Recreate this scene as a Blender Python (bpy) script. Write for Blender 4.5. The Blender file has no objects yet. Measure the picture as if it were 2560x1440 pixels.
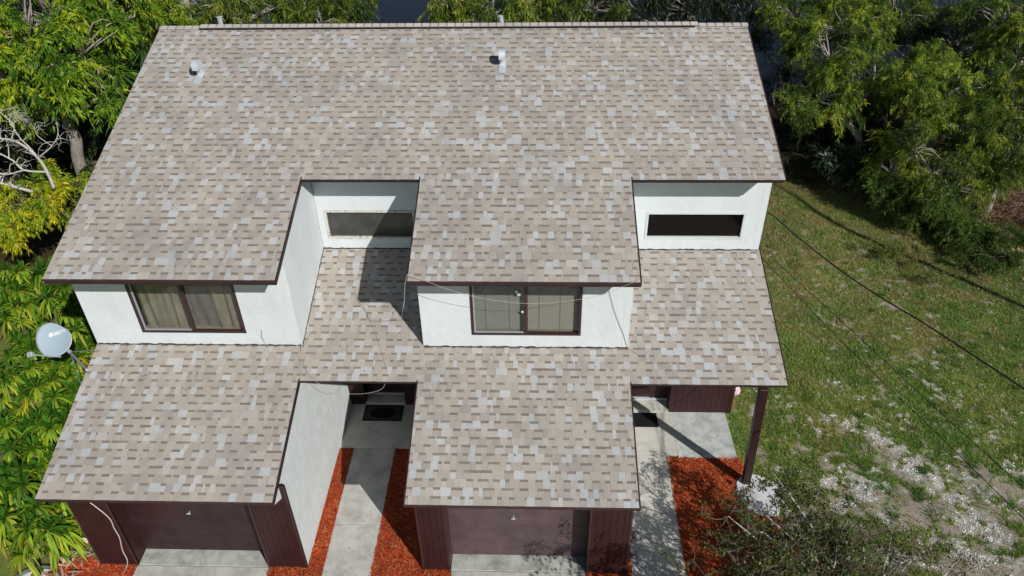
import bpy, bmesh, math, random
import numpy as np
from mathutils import Vector, Matrix
R = math.radians
rng = np.random.default_rng(7); random.seed(7)
S = bpy.context.scene
COL = S.collection

# ------------------------------------------------------------------ camera
F_PX, CAM, PITCH, YAW, ROLL = 1950.0, np.array([9.455, -6.0, 14.635]), R(36.853), R(-2.391), R(-1.112)
fw = np.array([math.sin(YAW)*math.cos(PITCH), math.cos(YAW)*math.cos(PITCH), -math.sin(PITCH)])
r0 = np.array([math.cos(YAW), -math.sin(YAW), 0.0]); u0 = np.cross(r0, fw)
rt = math.cos(ROLL)*r0 + math.sin(ROLL)*u0; up = -math.sin(ROLL)*r0 + math.cos(ROLL)*u0
cd = bpy.data.cameras.new("camera"); cam = bpy.data.objects.new("camera", cd); COL.objects.link(cam)
cd.sensor_width = 36; cd.lens = F_PX/2560*36; cd.clip_start = 0.1; cd.clip_end = 600
M = Matrix.Identity(4)
for i in range(3):
    M[i][0] = rt[i]; M[i][1] = up[i]; M[i][2] = -fw[i]; M[i][3] = CAM[i]
cam.matrix_world = M
S.camera = cam
# ------------------------------------------------------------------ sky, sun, exposure
SUN_EL, SUN_H = R(38.0), np.array([0.622, -0.783])
W = bpy.data.worlds.new("World"); S.world = W; W.use_nodes = True
nt = W.node_tree; bg = nt.nodes['Background']
sky = nt.nodes.new('ShaderNodeTexSky'); sky.sky_type = 'NISHITA'; sky.sun_disc = False
sky.sun_elevation = SUN_EL; sky.sun_rotation = math.atan2(SUN_H[0], SUN_H[1])
sky.air_density = 1.0; sky.dust_density = 0.4
nt.links.new(sky.outputs[0], bg.inputs[0]); bg.inputs[1].default_value = 0.05
sl = bpy.data.lights.new("sun", 'SUN'); sl.energy = 5.0; sl.angle = R(0.53); sl.color = (1.0, 0.955, 0.89)
so = bpy.data.objects.new("sun", sl); COL.objects.link(so)
sd = Vector((SUN_H[0]*math.cos(SUN_EL), SUN_H[1]*math.cos(SUN_EL), math.sin(SUN_EL)))
so.rotation_euler = sd.to_track_quat('Z', 'Y').to_euler()
S.view_settings.view_transform = 'Standard'; S.view_settings.look = 'None'
S.view_settings.exposure = -0.16; S.view_settings.gamma = 1.0
S.cycles.max_bounces = 6; S.cycles.diffuse_bounces = 2; S.cycles.transparent_max_bounces = 8
S.cycles.glossy_bounces = 2; S.cycles.transmission_bounces = 3; S.cycles.caustics_reflective = False

# ------------------------------------------------------------------ measuring helpers (photo sight line -> real point on a real plane)
def ray(u, v): return fw + rt*(u-1280)/F_PX - up*(v-720)/F_PX
def onp(u, v, P, n):
    d = ray(u, v); P = np.array(P, float); n = np.array(n, float)
    return CAM + d*(((P-CAM)@n)/(d@n))
def G(u, v, z=0.0): return onp(u, v, (0, 0, z), (0, 0, 1))
def Y(u, v, y): return onp(u, v, (0, y, 0), (0, 1, 0))
def X(u, v, x): return onp(u, v, (x, 0, 0), (1, 0, 0))
TU, TL = math.tan(R(17.203)), math.tan(R(16.737))
def zU(y): return 8.308 - TU*(13.234-y)
def zL(y): return 2.693 + TL*(y-3.182)
def LR(u, v, off=0.0): return onp(u, v, (0, 3.182, 2.693+off), (0, -TL, 1))
def UR(u, v, off=0.0): return onp(u, v, (0, 13.234, 8.308+off), (0, -TU, 1))

# ------------------------------------------------------------------ materials
def mat(name, base=(.5, .5, .5), rough=.7, spec=.3, metal=0.0):
    m = bpy.data.materials.new(name); m.use_nodes = True
    b = m.node_tree.nodes['Principled BSDF']
    b.inputs['Base Color'].default_value = (*base, 1); b.inputs['Roughness'].default_value = rough
    b.inputs['Specular IOR Level'].default_value = spec; b.inputs['Metallic'].default_value = metal
    return m
def N(m, t, **k):
    n = m.node_tree.nodes.new(t)
    for a, b in k.items(): setattr(n, a, b)
    return n
def L(m, a, b): m.node_tree.links.new(a, b)
def bsdf(m): return m.node_tree.nodes['Principled BSDF']
def coords(m, scale=(1, 1, 1)):
    g = N(m, 'ShaderNodeNewGeometry'); mp = N(m, 'ShaderNodeMapping'); mp.inputs['Scale'].default_value = scale
    L(m, g.outputs['Position'], mp.inputs['Vector']); return mp.outputs[0]
def noise(m, vec, scale, detail=4, rough=.6):
    n = N(m, 'ShaderNodeTexNoise'); n.inputs['Scale'].default_value = scale; n.inputs['Detail'].default_value = detail
    n.inputs['Roughness'].default_value = rough; L(m, vec, n.inputs['Vector']); return n.outputs['Fac']
def ramp(m, fac, stops):
    r = N(m, 'ShaderNodeValToRGB'); e = r.color_ramp.elements
    while len(e) < len(stops): e.new(.5)
    for el, (p, c) in zip(e, stops):
        el.position = p; el.color = (*c, 1) if len(c) == 3 else c
    L(m, fac, r.inputs[0]); return r.outputs[0]
def mixc(m, fac, a, b, mode='MIX'):
    x = N(m, 'ShaderNodeMix', data_type='RGBA', blend_type=mode)
    for s, v in ((x.inputs[0], fac), (x.inputs[6], a), (x.inputs[7], b)):
        if hasattr(v, 'node'): L(m, v, s)
        elif isinstance(v, (int, float)): s.default_value = v
        else: s.default_value = (*v, 1)
    return x.outputs[2]
def bump(m, h, dist=.01, strength=.6):
    b = N(m, 'ShaderNodeBump'); b.inputs['Distance'].default_value = dist; b.inputs['Strength'].default_value = strength
    L(m, h, b.inputs['Height']); L(m, b.outputs[0], bsdf(m).inputs['Normal'])
def attr(m, name='Col'):
    a = N(m, 'ShaderNodeAttribute'); a.attribute_name = name; return a.outputs['Color']
def base(m, c): L(m, c, bsdf(m).inputs['Base Color'])

def m_shingle():
    m = mat('shingle', rough=.95, spec=.1); v = coords(m)
    g = ramp(m, noise(m, v, 210, 2, .7), [(.28, (.66, .64, .62)), (.72, (1.26, 1.26, 1.26))])
    big = ramp(m, noise(m, v, .7, 4), [(.3, (.9, .9, .92)), (.7, (1.07, 1.05, 1.03))])
    st = ramp(m, noise(m, coords(m, (1, .35, 1)), 1.6, 6, .7), [(.30, (.82, .83, .86)), (.52, (1, 1, 1))])
    c = mixc(m, 1.0, mixc(m, 1.0, mixc(m, 1.0, attr(m), g, 'MULTIPLY'), big, 'MULTIPLY'), st, 'MULTIPLY')
    base(m, c); bump(m, noise(m, v, 260, 2, .7), .004, .7); return m
def m_stucco(name, c0, streak=0.0):
    m = mat(name, c0, .9, .15); v = coords(m)
    a = ramp(m, noise(m, v, 1.3, 5), [(.3, tuple(x*.93 for x in c0)), (.65, c0)])
    v3 = coords(m, (1.6, 1.6, .5)); a = mixc(m, 1.0, a, ramp(m, noise(m, v3, 1.3, 6, .7), [(.30, (.93, .93, .915)), (.55, (1, 1, 1))]), 'MULTIPLY')
    if streak:
        v2 = coords(m, (2, 2, .8)); s = ramp(m, noise(m, v2, 3.0, 7, .72), [(.38, tuple(x*(1-streak) for x in c0)), (.62, c0)])
        a = mixc(m, .6, a, s)
    vz = N(m, 'ShaderNodeSeparateXYZ'); base(m, a)
    h = N(m, 'ShaderNodeMath', operation='ADD'); L(m, noise(m, v, 9, 3), h.inputs[0]); L(m, noise(m, v, 55, 3), h.inputs[1])
    bump(m, h.outputs[0], .016, .55); return m
def m_paint(name, c, rough=.45, spec=.4, var=.22, bs=40):
    m = mat(name, c, rough, spec); v = coords(m)
    base(m, ramp(m, noise(m, v, 2.2, 6, .65), [(.3, tuple(x*(1-var) for x in c)), (.7, tuple(x*(1+var) for x in c))]))
    bump(m, noise(m, v, bs, 3), .003, .4); return m
def m_concrete(name, c, dark=.45, amt=.5, sc=1.1):
    m = mat(name, c, .9, .2); v = coords(m)
    a = ramp(m, noise(m, v, sc, 8, .68), [(.34, tuple(x*dark for x in c)), (.58, c)])
    b = ramp(m, noise(m, v, 22, 5, .7), [(.3, tuple(x*.8 for x in c)), (.7, tuple(x*1.08 for x in c))])
    base(m, mixc(m, amt, b, a)); bump(m, noise(m, v, 60, 4), .004, .5); return m
def m_leaf(name, trans=.35, rough=.45, spec=.35, gain=1.0):
    m = mat(name, rough=rough, spec=spec); c = attr(m); base(m, c)
    t = N(m, 'ShaderNodeBsdfTranslucent'); mx = N(m, 'ShaderNodeMixShader'); mx.inputs[0].default_value = trans
    gc = N(m, 'ShaderNodeGamma'); gc.inputs[1].default_value = .85; L(m, c, gc.inputs[0]); L(m, gc.outputs[0], t.inputs[0])
    L(m, bsdf(m).outputs[0], mx.inputs[1]); L(m, t.outputs[0], mx.inputs[2])
    L(m, mx.outputs[0], m.node_tree.nodes['Material Output'].inputs[0]); return m
def m_glass(name, tint=(.8, .8, .8), gloss=.12):
    m = mat(name); ns = m.node_tree.nodes
    t = N(m, 'ShaderNodeBsdfTransparent'); t.inputs[0].default_value = (*tint, 1)
    g = N(m, 'ShaderNodeBsdfGlossy'); g.inputs['Roughness'].default_value = .04; g.inputs[0].default_value = (.9, .95, 1, 1)
    mx = N(m, 'ShaderNodeMixShader'); mx.inputs[0].default_value = gloss
    L(m, t.outputs[0], mx.inputs[1]); L(m, g.outputs[0], mx.inputs[2]); L(m, mx.outputs[0], ns['Material Output'].inputs[0]); return m
def m_bark(name, c, sc=6):
    m = mat(name, c, .95, .1); v = coords(m, (3, 3, 1))
    base(m, ramp(m, noise(m, v, sc, 6, .7), [(.3, tuple(x*.45 for x in c)), (.7, tuple(x*1.15 for x in c))]))
    bump(m, noise(m, v, sc*1.6, 5, .7), .04, .8); return m
def m_attr(name, rough=.9, spec=.1):
    m = mat(name, rough=rough, spec=spec); base(m, attr(m)); return m
MT = dict(
    shingle=m_shingle(), white=m_stucco('white_stucco', (.69, .75, .785)), streaky=m_stucco('weathered_stucco', (.66, .705, .715), .2),
    brown=m_paint('brown_siding', (.034, .013, .0135), .5, .35), fascia=m_paint('fascia_paint', (.037, .020, .023), .42, .4),
    trim=m_paint('brown_trim', (.052, .026, .028), .45, .4),
    doorL=m_paint('garage_paint', (.036, .017, .019), .42, .35, .34, 70), doorR=m_paint('sheen_tinted_garage_paint', (.095, .062, .071), .38, .4, .3, 70),  # right door's lighter tone carries a painted sun sheen
    groove=mat('groove', (.008, .004, .004), .9, .1), soffit=mat('soffit', (.22, .2, .2), .8, .2),
    slab=m_concrete('porch_concrete', (.56, .55, .50), .55, .6, 1.7), slabold=m_concrete('mottled_concrete', (.50, .53, .52), .42, .75, 2.2),
    apron=m_concrete('apron_concrete', (.44, .46, .43), .4, .8, 2.6), pad=m_concrete('pad_concrete', (.60, .62, .64), .7, .5, 3),
    walk=m_concrete('walk_concrete', (.50, .50, .465), .50, .72, 2.0),
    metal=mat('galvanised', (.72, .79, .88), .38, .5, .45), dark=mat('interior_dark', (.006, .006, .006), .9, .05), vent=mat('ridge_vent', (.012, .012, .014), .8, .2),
    frame=m_paint('bronze_frame', (.045, .022, .022), .35, .5), glass=m_glass('window_glass', (.86, .87, .84), .06),
    dusty=m_paint('dusty_glass', (.05, .052, .047), .16, .6, .35, 3), black=mat('unlit_room_glass', (.005, .004, .0035), .05, .22),  # last pane is opaque black, painting the unlit room behind it
    peel=None, wframe=m_paint('white_frame', (.60, .66, .66), .6, .3, .1),
    blind=mat('blind', (.52, .50, .47), .6, .3), wire=mat('white_cable', (.46, .43, .40), .6, .3), bwire=mat('black_cable', (.012, .012, .014), .5, .4),
    whitepl=mat('white_plastic', (.82, .8, .84), .5, .4), dish=mat('dish_grey', (.36, .46, .53), .38, .45), dmetal=mat('dish_arm', (.42, .46, .52), .4, .5, .3),
    logo=mat('logo_white', (.85, .87, .9), .6, .3), mat_black=mat('rubber_mat', (.008, .009, .011), .8, .2), bag=mat('pink_plastic', (.85, .62, .74), .45, .4),
    leaf=m_leaf('leaf'), broad=m_leaf('broad_leaf', .3, .55, .2), attr=m_attr('tinted'), bark=m_bark('bark', (.20, .165, .13)),
    greybark=m_bark('grey_bark', (.36, .32, .28), 7), pale=m_bark('pale_bark', (.46, .43, .38), 9), bleached=m_bark('bleached_wood', (.66, .64, .60), 9), dirtstrip=mat('roof_sealant', (.05, .045, .04), .95, .1), black2=mat('doormat_coir', (.012, .012, .012), .95, .1),
    hose=mat('hose_green', (.10, .15, .14), .4, .4), slabw=mat('pale_paver', (.62, .62, .58), .9, .1),
)
def m_peel():
    m = mat('peeling_white_frame', (.6, .6, .5), .85, .2); v = coords(m)
    base(m, ramp(m, noise(m, v, 17, 5, .75), [(.36, (.22, .17, .09)), (.43, (.50, .45, .32)), (.50, (.64, .66, .63))])); bump(m, noise(m, v, 25, 4), .01, .6); return m
MT['peel'] = m_peel()
def m_curtain():
    m = mat('drapes', (.5, .45, .33), .9, .1); v = coords(m, (1, 1, .25))
    base(m, ramp(m, noise(m, v, 5, 3), [(.3, (.20, .18, .15)), (.7, (.36, .32, .265))])); return m
MT['curtain'] = m_curtain()

# ------------------------------------------------------------------ object helpers
def tag(o, label=None, cat=None, group=None, kind=None):
    if label: o['label'] = label
    if cat: o['category'] = cat
    if group: o['group'] = group
    if kind: o['kind'] = kind
    return o
def empty(name, loc, label, cat, group=None):
    o = bpy.data.objects.new(name, None); COL.objects.link(o); o.location = loc; o.empty_display_size = .2
    return tag(o, label, cat, group)
def link(name, me, m, parent=None):
    o = bpy.data.objects.new(name, me); COL.objects.link(o)
    if m is not None and not me.materials: me.materials.append(m)
    if parent is not None:
        off = Vector((0, 0, 0)); p = parent
        while p is not None: off = off + p.location; p = p.parent
        o.parent = parent; o.location = -off
    return o
def np_mesh(name, V, Fc, m, parent=None, col=None, smooth=False):
    """V nx3, Fc: kxn int array of equal sized faces (or list of such arrays); col per-vertex rgb"""
    V = np.asarray(V, np.float32); me = bpy.data.meshes.new(name)
    Fs = Fc if isinstance(Fc, list) and not isinstance(Fc[0], tuple) else [Fc]
    Fs = [np.asarray(f, np.int32) for f in Fs if len(f)]
    me.vertices.add(len(V)); me.vertices.foreach_set('co', V.ravel())
    nl = sum(f.size for f in Fs); npoly = sum(len(f) for f in Fs)
    me.loops.add(nl); me.loops.foreach_set('vertex_index', np.concatenate([f.ravel() for f in Fs]))
    me.polygons.add(npoly); tot = np.concatenate([np.full(len(f), f.shape[1], np.int32) for f in Fs])
    st = np.concatenate([[0], np.cumsum(tot)[:-1]]).astype(np.int32)
    me.polygons.foreach_set('loop_start', st); me.polygons.foreach_set('loop_total', tot)
    if smooth: me.polygons.foreach_set('use_smooth', np.ones(npoly, bool))
    if col is not None:
        a = me.color_attributes.new('Col', 'FLOAT_COLOR', 'POINT'); c = np.ones((len(V), 4), np.float32); c[:, :3] = col
        a.data.foreach_set('color', c.ravel())
    me.update(calc_edges=True); me.validate()
    return link(name, me, m, parent)
class MB:
    def __init__(s): s.v = []; s.f = []
    def hexa(s, p):
        n = len(s.v); s.v += [tuple(map(float, q)) for q in p]
        s.f += [tuple(n+i for i in q) for q in ((0, 3, 2, 1), (4, 5, 6, 7), (0, 1, 5, 4), (1, 2, 6, 5), (2, 3, 7, 6), (3, 0, 4, 7))]
    def box(s, x0, x1, y0, y1, z0, z1):
        s.hexa([(x0, y0, z0), (x1, y0, z0), (x1, y1, z0), (x0, y1, z0), (x0, y0, z1), (x1, y0, z1), (x1, y1, z1), (x0, y1, z1)]); return s
    def prism(s, pts, d, inv=False):
        """pts: polygon of 3D points, extruded by vector d"""
        n = len(s.v); k = len(pts); s.v += [tuple(map(float, p)) for p in pts] + [tuple(float(a+b) for a, b in zip(p, d)) for p in pts]
        s.f += [tuple(n+i for i in range(k))[::-1], tuple(n+k+i for i in range(k))]
        for i in range(k): j = (i+1) % k; s.f.append((n+i, n+j, n+k+j, n+k+i))
        return s
    def tube(s, pts, r, sides=6):
        pts = [np.array(p, float) for p in pts]; n = len(s.v); k = len(pts); rr = r if hasattr(r, '__len__') else [r]*k
        a = None
        for i in range(k):
            t = pts[min(i+1, k-1)]-pts[max(i-1, 0)]; t = t/(np.linalg.norm(t)+1e-9)
            if a is None: a = np.cross(t, (0, 0, 1) if abs(t[2]) < .9 else (1, 0, 0))
            a = a-t*(a@t); a /= np.linalg.norm(a)+1e-9; b = np.cross(t, a)
            for j in range(sides):
                q = 2*math.pi*j/sides; s.v.append(tuple(pts[i]+rr[i]*(a*math.cos(q)+b*math.sin(q))))
        for i in range(k-1):
            for j in range(sides):
                j2 = (j+1) % sides; s.f.append((n+i*sides+j, n+i*sides+j2, n+(i+1)*sides+j2, n+(i+1)*sides+j))
        s.f.append(tuple(n+j for j in range(sides))[::-1]); s.f.append(tuple(n+(k-1)*sides+j for j in range(sides)))
        return s
    def build(s, name, m, parent=None, smooth=False, bevel=0):
        me = bpy.data.meshes.new(name); me.from_pydata(s.v, [], s.f)
        if smooth: me.polygons.foreach_set('use_smooth', [True]*len(me.polygons))
        bm = bmesh.new(); bm.from_mesh(me); bmesh.ops.recalc_face_normals(bm, faces=bm.faces)
        if bevel: bmesh.ops.bevel(bm, geom=list(bm.edges), offset=bevel, segments=1, affect='EDGES')
        bm.to_mesh(me); bm.free()
        return link(name, me, m, parent)
def curve_pts(P, n=8):
    """Catmull-Rom through P"""
    P = [np.array(p, float) for p in P]; Q = [P[0]]+P+[P[-1]]; out = []
    for i in range(1, len(Q)-2):
        for t in np.linspace(0, 1, n, endpoint=False):
            a, b, c, d = Q[i-1], Q[i], Q[i+1], Q[i+2]
            out.append(.5*((2*b)+(-a+c)*t+(2*a-5*b+4*c-d)*t*t+(-a+3*b-3*c+d)*t**3))
    out.append(P[-1]); return out
# value noise
_H = rng.random((257, 257))
def vn(x, y, s=1.0, o=0):
    x = np.asarray(x)*s+o*17.3; y = np.asarray(y)*s+o*9.1
    xi = np.floor(x).astype(int); yi = np.floor(y).astype(int); fx = x-xi; fy = y-yi
    fx = fx*fx*(3-2*fx); fy = fy*fy*(3-2*fy); h = lambda a, b: _H[a % 257, b % 257]
    return (h(xi, yi)*(1-fx)+h(xi+1, yi)*fx)*(1-fy)+(h(xi, yi+1)*(1-fx)+h(xi+1, yi+1)*fx)*fy
def fbm(x, y, s=1.0, o=0, k=4):
    r = 0; a = .5; t = 0
    for i in range(k): r = r+a*vn(x, y, s, o+i*3); t += a; a *= .55; s *= 2.1
    return r/t

# ================================================================== THE GROUND
def blob(x, y, cx, cy, rx, ry, ang=0):
    c, s = math.cos(ang), math.sin(ang); dx, dy = x-cx, y-cy
    a = (c*dx+s*dy)/rx; b = (-s*dx+c*dy)/ry; return np.exp(-(a*a+b*b))
GRAV = []   # white shell patches: photo centre, half sizes in metres, angle
for (u, v, a, b, an) in [(2080, 1045, .5, .22, -.5), (2150, 1075, .5, .2, -.6), (2230, 1115, .75, .38, -.5), (2290, 1170, .7, .4, -.8), (2120, 1195, .85, .36, .1), (2350, 1215, .6, .3, -.7),
    (2180, 1215, .7, .3, .1), (2330, 965, .35, .12, -.9), (2350, 990, .3, .12, -.9), (2500, 1110, .4, .16, -1), (2540, 1170, .5, .2, -.8), (2440, 1300, .8, .3, -.6), (2500, 1340, .7, .3, -.5),
    (2540, 1280, .7, .3, -.7), (2390, 1370, .4, .2, 0), (1880, 1035, .22, .16, .3), (2410, 1180, .3, .15, -.5), (2200, 1290, .5, .25, -.3), (2300, 1330, .4, .2, -.4), (2100, 1260, .4, .2, 0), (2440, 1220, .3, .2, -.5), (2550, 1410, .6, .3, 0), (2400, 1250, .5, .2, -.6), (2240, 1390, .4, .25, 0), (2060, 1090, .3, .15, -.5), (2000, 1290, .35, .2, 0), (2520, 1230, .5, .25, -.5), (2460, 1400, .6, .25, -.3), (2300, 1400, .4, .2, 0), (2060, 1210, .3, .2, 0), (2150, 1250, .4, .2, 0), (2370, 1130, .35, .15, -.8)]:
    p = G(u, v); GRAV.append((p[0], p[1], a, b, an))
DIRT = []
for (u, v, a, b, an) in [(2250, 770, 1.0, .28, -1.0), (2130, 610, .9, .3, -1.0), (2050, 540, .7, .3, -1), (2290, 890, .25, .3, 0), (2000, 1120, .3, .2, 0), (1990, 1170, .25, .15, 0), (2070, 1155, .3, .2, .3),
    (1900, 1140, .18, .5, .2), (2390, 1420, .6, .3, 0), (2310, 1290, .8, .3, -.3), (2250, 1250, .6, .3, 0), (2000, 1300, .8, .5, 0), (2080, 670, .8, .2, -1), (2190, 690, .9, .2, -1), (1960, 500, .5, .3, -1), (2480, 1200, .5, .25, -.6), (2510, 1430, .8, .3, 0)]:
    p = G(u, v); DIRT.append((p[0], p[1], a, b, an))
def m_gravel(x, y):
    g = 0
    for t in GRAV: g = g+blob(x, y, *t)
    return np.clip((g*1.05+3.6*(fbm(x, y, 4.6, 2)-.5)+2.0*(vn(x, y, 12, 5)-.5)-.95)*2.8, 0, 1)
def m_dirt(x, y):
    g = 0
    for t in DIRT: g = g+blob(x, y, *t)
    for t in GRAV: g = g+.34*blob(x, y, t[0], t[1], t[2]*1.5, t[3]*1.6, t[4])
    near = 1/(1+np.exp((y-6.0)*1.1)); near = near*np.clip((x-15)/3, 0, 1)
    return np.clip((g*1.0+.48*near+2.7*(fbm(x, y, 2.6, 9)-.5)+1.3*(vn(x, y, 9, 7)-.5)-.66)*2.0, 0, 1)
def m_litter(x, y):   # brown fallen leaves close to the trees
    d = 1/(1+np.exp(-(y-10.5-.35*(x-15))*.55)); return np.clip(d*1.0+2.0*(fbm(x, y, 1.5, 21)-.5)-.12, 0, 1)
def m_shade(x, y):   # bare leaf-mould under the trees, with their shade painted in
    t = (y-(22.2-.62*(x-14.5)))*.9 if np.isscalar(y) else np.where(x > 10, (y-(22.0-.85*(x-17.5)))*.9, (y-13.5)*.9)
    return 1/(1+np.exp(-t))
WATER_Y = 29.0
def bank(x): return 29.5+1.5*np.sin(x*.31)+1.0*np.sin(x*.83+1)+np.where(x > 19, 0.5, 5.0*(x < 17))
def make_ground():
    xs = np.unique(np.round(np.concatenate([np.linspace(-150, -10, 15), np.linspace(-10, 0, 91), np.arange(0, 14, .5), np.arange(14, 27, .075), np.linspace(27, 60, 30), np.linspace(60, 160, 8)]), 3))
    ys = np.unique(np.round(np.concatenate([np.linspace(-60, -2, 12), np.arange(0, 17, .075), np.linspace(17, 45, 57), np.linspace(45, 200, 14)]), 3))
    XX, YY = np.meshgrid(xs, ys); x = XX.ravel(); y = YY.ravel()
    z = -.045+.05*(fbm(x, y, .8, 4)-.5)+.02*(vn(x, y, 6, 3)-.5)
    z = np.where((x > -1) & (x < 14.6) & (y < 22), -.03, z)
    w = 1/(1+np.exp(-(y-bank(x))*2.2)); z = z-w*1.4
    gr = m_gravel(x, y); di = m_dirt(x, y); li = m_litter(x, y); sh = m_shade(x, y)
    fin = ((x > 13.9) & (x < 27.1) & (y > -.1) & (y < 17.1)).astype(float)
    gr = gr*fin; di = di*np.maximum(fin, .0); n1 = fbm(x, y, .9, 31)*fin+.5*(1-fin); n2 = (vn(x, y, 11, 33)*fin+.5*(1-fin))[:, None]; n3 = fbm(x, y, 5, 36)*fin+.5*(1-fin)
    n1 = np.clip((n1-.3)*2.2, 0, 1); c = np.array([.11, .20, .04])[None]*(1-n1)[:, None]*1.0+np.array([.27, .27, .08])[None]*n1[:, None]
    c = c*(.6+.8*n2)
    brown = np.array([.22, .15, .08])[None]*(.6+.8*n3[:, None]); c = c*(1-.72*li[:, None])+brown*.72*li[:, None]
    sand = np.array([.36, .31, .265])[None]*(.75+.5*n3[:, None]); c = c*(1-di[:, None])+sand*di[:, None]
    shell = np.array([.40, .385, .36])[None]*(.7+.6*n2); c = c*(1-gr[:, None])+shell*gr[:, None]
    mould = np.array([.032, .020, .012])[None]*(.5+n3[:, None]); c = c*(1-sh[:, None])+mould*sh[:, None]  # leaf-mould tone darkened further to paint the tree shade
    nx, ny = len(xs), len(ys); i = np.arange(nx*ny).reshape(ny, nx)
    Fq = np.stack([i[:-1, :-1], i[:-1, 1:], i[1:, 1:], i[1:, :-1]], -1).reshape(-1, 4)
    m = mat('soil_and_turf', rough=.95, spec=.08); v = coords(m)
    g = ramp(m, noise(m, v, 28, 6, .75), [(.3, (.45, .45, .42)), (.7, (1.4, 1.4, 1.35))])
    base(m, mixc(m, 1.0, attr(m), g, 'MULTIPLY')); bump(m, noise(m, v, 35, 5, .75), .035, .9)
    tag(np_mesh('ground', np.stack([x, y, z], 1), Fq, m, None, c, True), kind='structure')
make_ground()
wm = mat('canal_water', (.006, .008, .014), .12, .22); bump(wm, noise(wm, coords(wm, (1, .5, 1)), 3.0, 4), .02, .35)
tag(MB().box(-120, 140, 27, 190, -.9, -.55).build('water', wm), kind='structure')

# grass blades on the lawn (one mass)
def blades(n, x0, x1, y0, y1, name, hmin=.03, hmax=.075, seed=1):
    r = np.random.default_rng(seed); x = r.uniform(x0, x1, n); y = r.uniform(y0, y1, n)
    inside = (x < 14.62) & (y > 8.2) | (x < 14.35) & (y > 5.5)
    p = 1-np.maximum(m_gravel(x, y)*1.0, m_dirt(x, y)*.9); p = p*(1-.55*m_litter(x, y))*(1-m_shade(x, y)*.85)*(.35+1.3*fbm(x, y, 3, 50))
    k = (r.random(n) < p) & ~inside; x, y = x[k], y[k]; n = len(x)
    h = r.uniform(hmin, hmax, n)*(.6+.9*fbm(x, y, 1.5, 61)); a = r.uniform(0, 2*math.pi, n); w = r.uniform(.004, .009, n)*1.5
    lean = h*r.uniform(.3, 1.5, n); la = r.uniform(0, 2*math.pi, n)
    b = np.stack([x, y, np.full(n, -.05)], 1); s = np.stack([np.cos(a)*w, np.sin(a)*w, np.zeros(n)], 1)
    t = b+np.stack([np.cos(la)*lean, np.sin(la)*lean, h+.02], 1)
    V = np.stack([b-s, b+s, t], 1).reshape(-1, 3); Fq = np.arange(3*n).reshape(-1, 3)
    q = fbm(x, y, .7, 71)+r.normal(0, .13, n); li = m_litter(x, y)
    q = np.clip((q-.3)/.45, 0, 1)[:, None]
    c = np.array([.095, .24, .035])*(1-q)+np.array([.27, .38, .07])*q
    dry = (r.random(n) < .16+.25*li)[:, None]; c = np.where(dry, np.array([.40, .33, .17]), c)*r.uniform(.65, 1.25, (n, 1))
    o = np_mesh(name, V, Fq, MT['leaf'], None, np.repeat(c, 3, 0))
    return o
tag(blades(330000, 14.3, 26, 2.0, 20.5, 'grass'), 'short patchy lawn grass growing right of the house', 'grass', kind='stuff')
def scatter_stones():
    r = np.random.default_rng(5); n = 150000; x = r.uniform(14.6, 23, n); y = r.uniform(2.4, 11, n)
    g = m_gravel(x, y); k = r.random(n) < g*.42+.002; x, y = x[k], y[k]; n = len(x)
    s = r.uniform(.006, .018, n)**1.0*(1+.8*(r.random(n) < .12)); V = []
    b = np.array([[1, 0, 0], [0, 1, 0], [-1, 0, 0], [0, -1, 0], [0, 0, .9]]); a = r.uniform(0, 6.28, n)
    ca, sa = np.cos(a), np.sin(a); sq = r.uniform(.5, 1.1, n)
    P = np.zeros((n, 5, 3)); 
    for i in range(5):
        bx, by = b[i, 0]*s, b[i, 1]*s*sq; P[:, i, 0] = x+ca*bx-sa*by; P[:, i, 1] = y+sa*bx+ca*by; P[:, i, 2] = -.045+b[i, 2]*s*1.1
    idx = np.arange(n)[:, None]*5; Fq = np.concatenate([idx+np.array([[0, 1, 4]]), idx+np.array([[1, 2, 4]]), idx+np.array([[2, 3, 4]]), idx+np.array([[3, 0, 4]])])
    c = np.array([.80, .80, .78])*r.uniform(.62, 1.1, (n, 1)); 
    tag(np_mesh('gravel', P.reshape(-1, 3), Fq, MT['attr'], None, np.repeat(c, 5, 0)), 'white crushed shell gravel showing through the lawn', 'gravel', kind='stuff')
scatter_stones()
def weeds():
    r = np.random.default_rng(55); k = 420; cx, cy = r.uniform(14.8, 25, k), r.uniform(2.5, 19, k); keep = (m_gravel(cx, cy) < .8); cx, cy = cx[keep], cy[keep]; k = len(cx)
    per = 70; n = k*per; sz = np.repeat(r.uniform(.05, .22, k), per); q = r.normal(0, .5, (n, 2)); x = np.repeat(cx, per)+q[:, 0]*sz; y = np.repeat(cy, per)+q[:, 1]*sz
    h = r.uniform(.04, .11, n); a = r.uniform(0, 6.28, n); w = r.uniform(.005, .011, n); la = np.arctan2(q[:, 1], q[:, 0]); ln = h*r.uniform(.4, 1.3, n)
    b = np.stack([x, y, np.full(n, -.05)], 1); s_ = np.stack([np.cos(a)*w, np.sin(a)*w, np.zeros(n)], 1); t = b+np.stack([np.cos(la)*ln, np.sin(la)*ln, h+.02], 1)
    pal = np.array([(.05, .15, .02), (.09, .20, .03), (.22, .28, .05), (.16, .24, .06), (.30, .26, .10)]); c = np.repeat(pal[r.integers(0, 5, k)], per, 0)*r.uniform(.7, 1.3, (n, 1)); ok = ~((x < 14.62) & (y > 8))
    V = np.stack([b-s_, b+s_, t], 1)[ok]; tag(np_mesh('weeds', V.reshape(-1, 3), np.arange(3*len(V)).reshape(-1, 3), MT['leaf'], None, np.repeat(c[ok], 3, 0)), 'small weed tufts dotted through the lawn grass', 'weeds', kind='stuff')
weeds()

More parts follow.
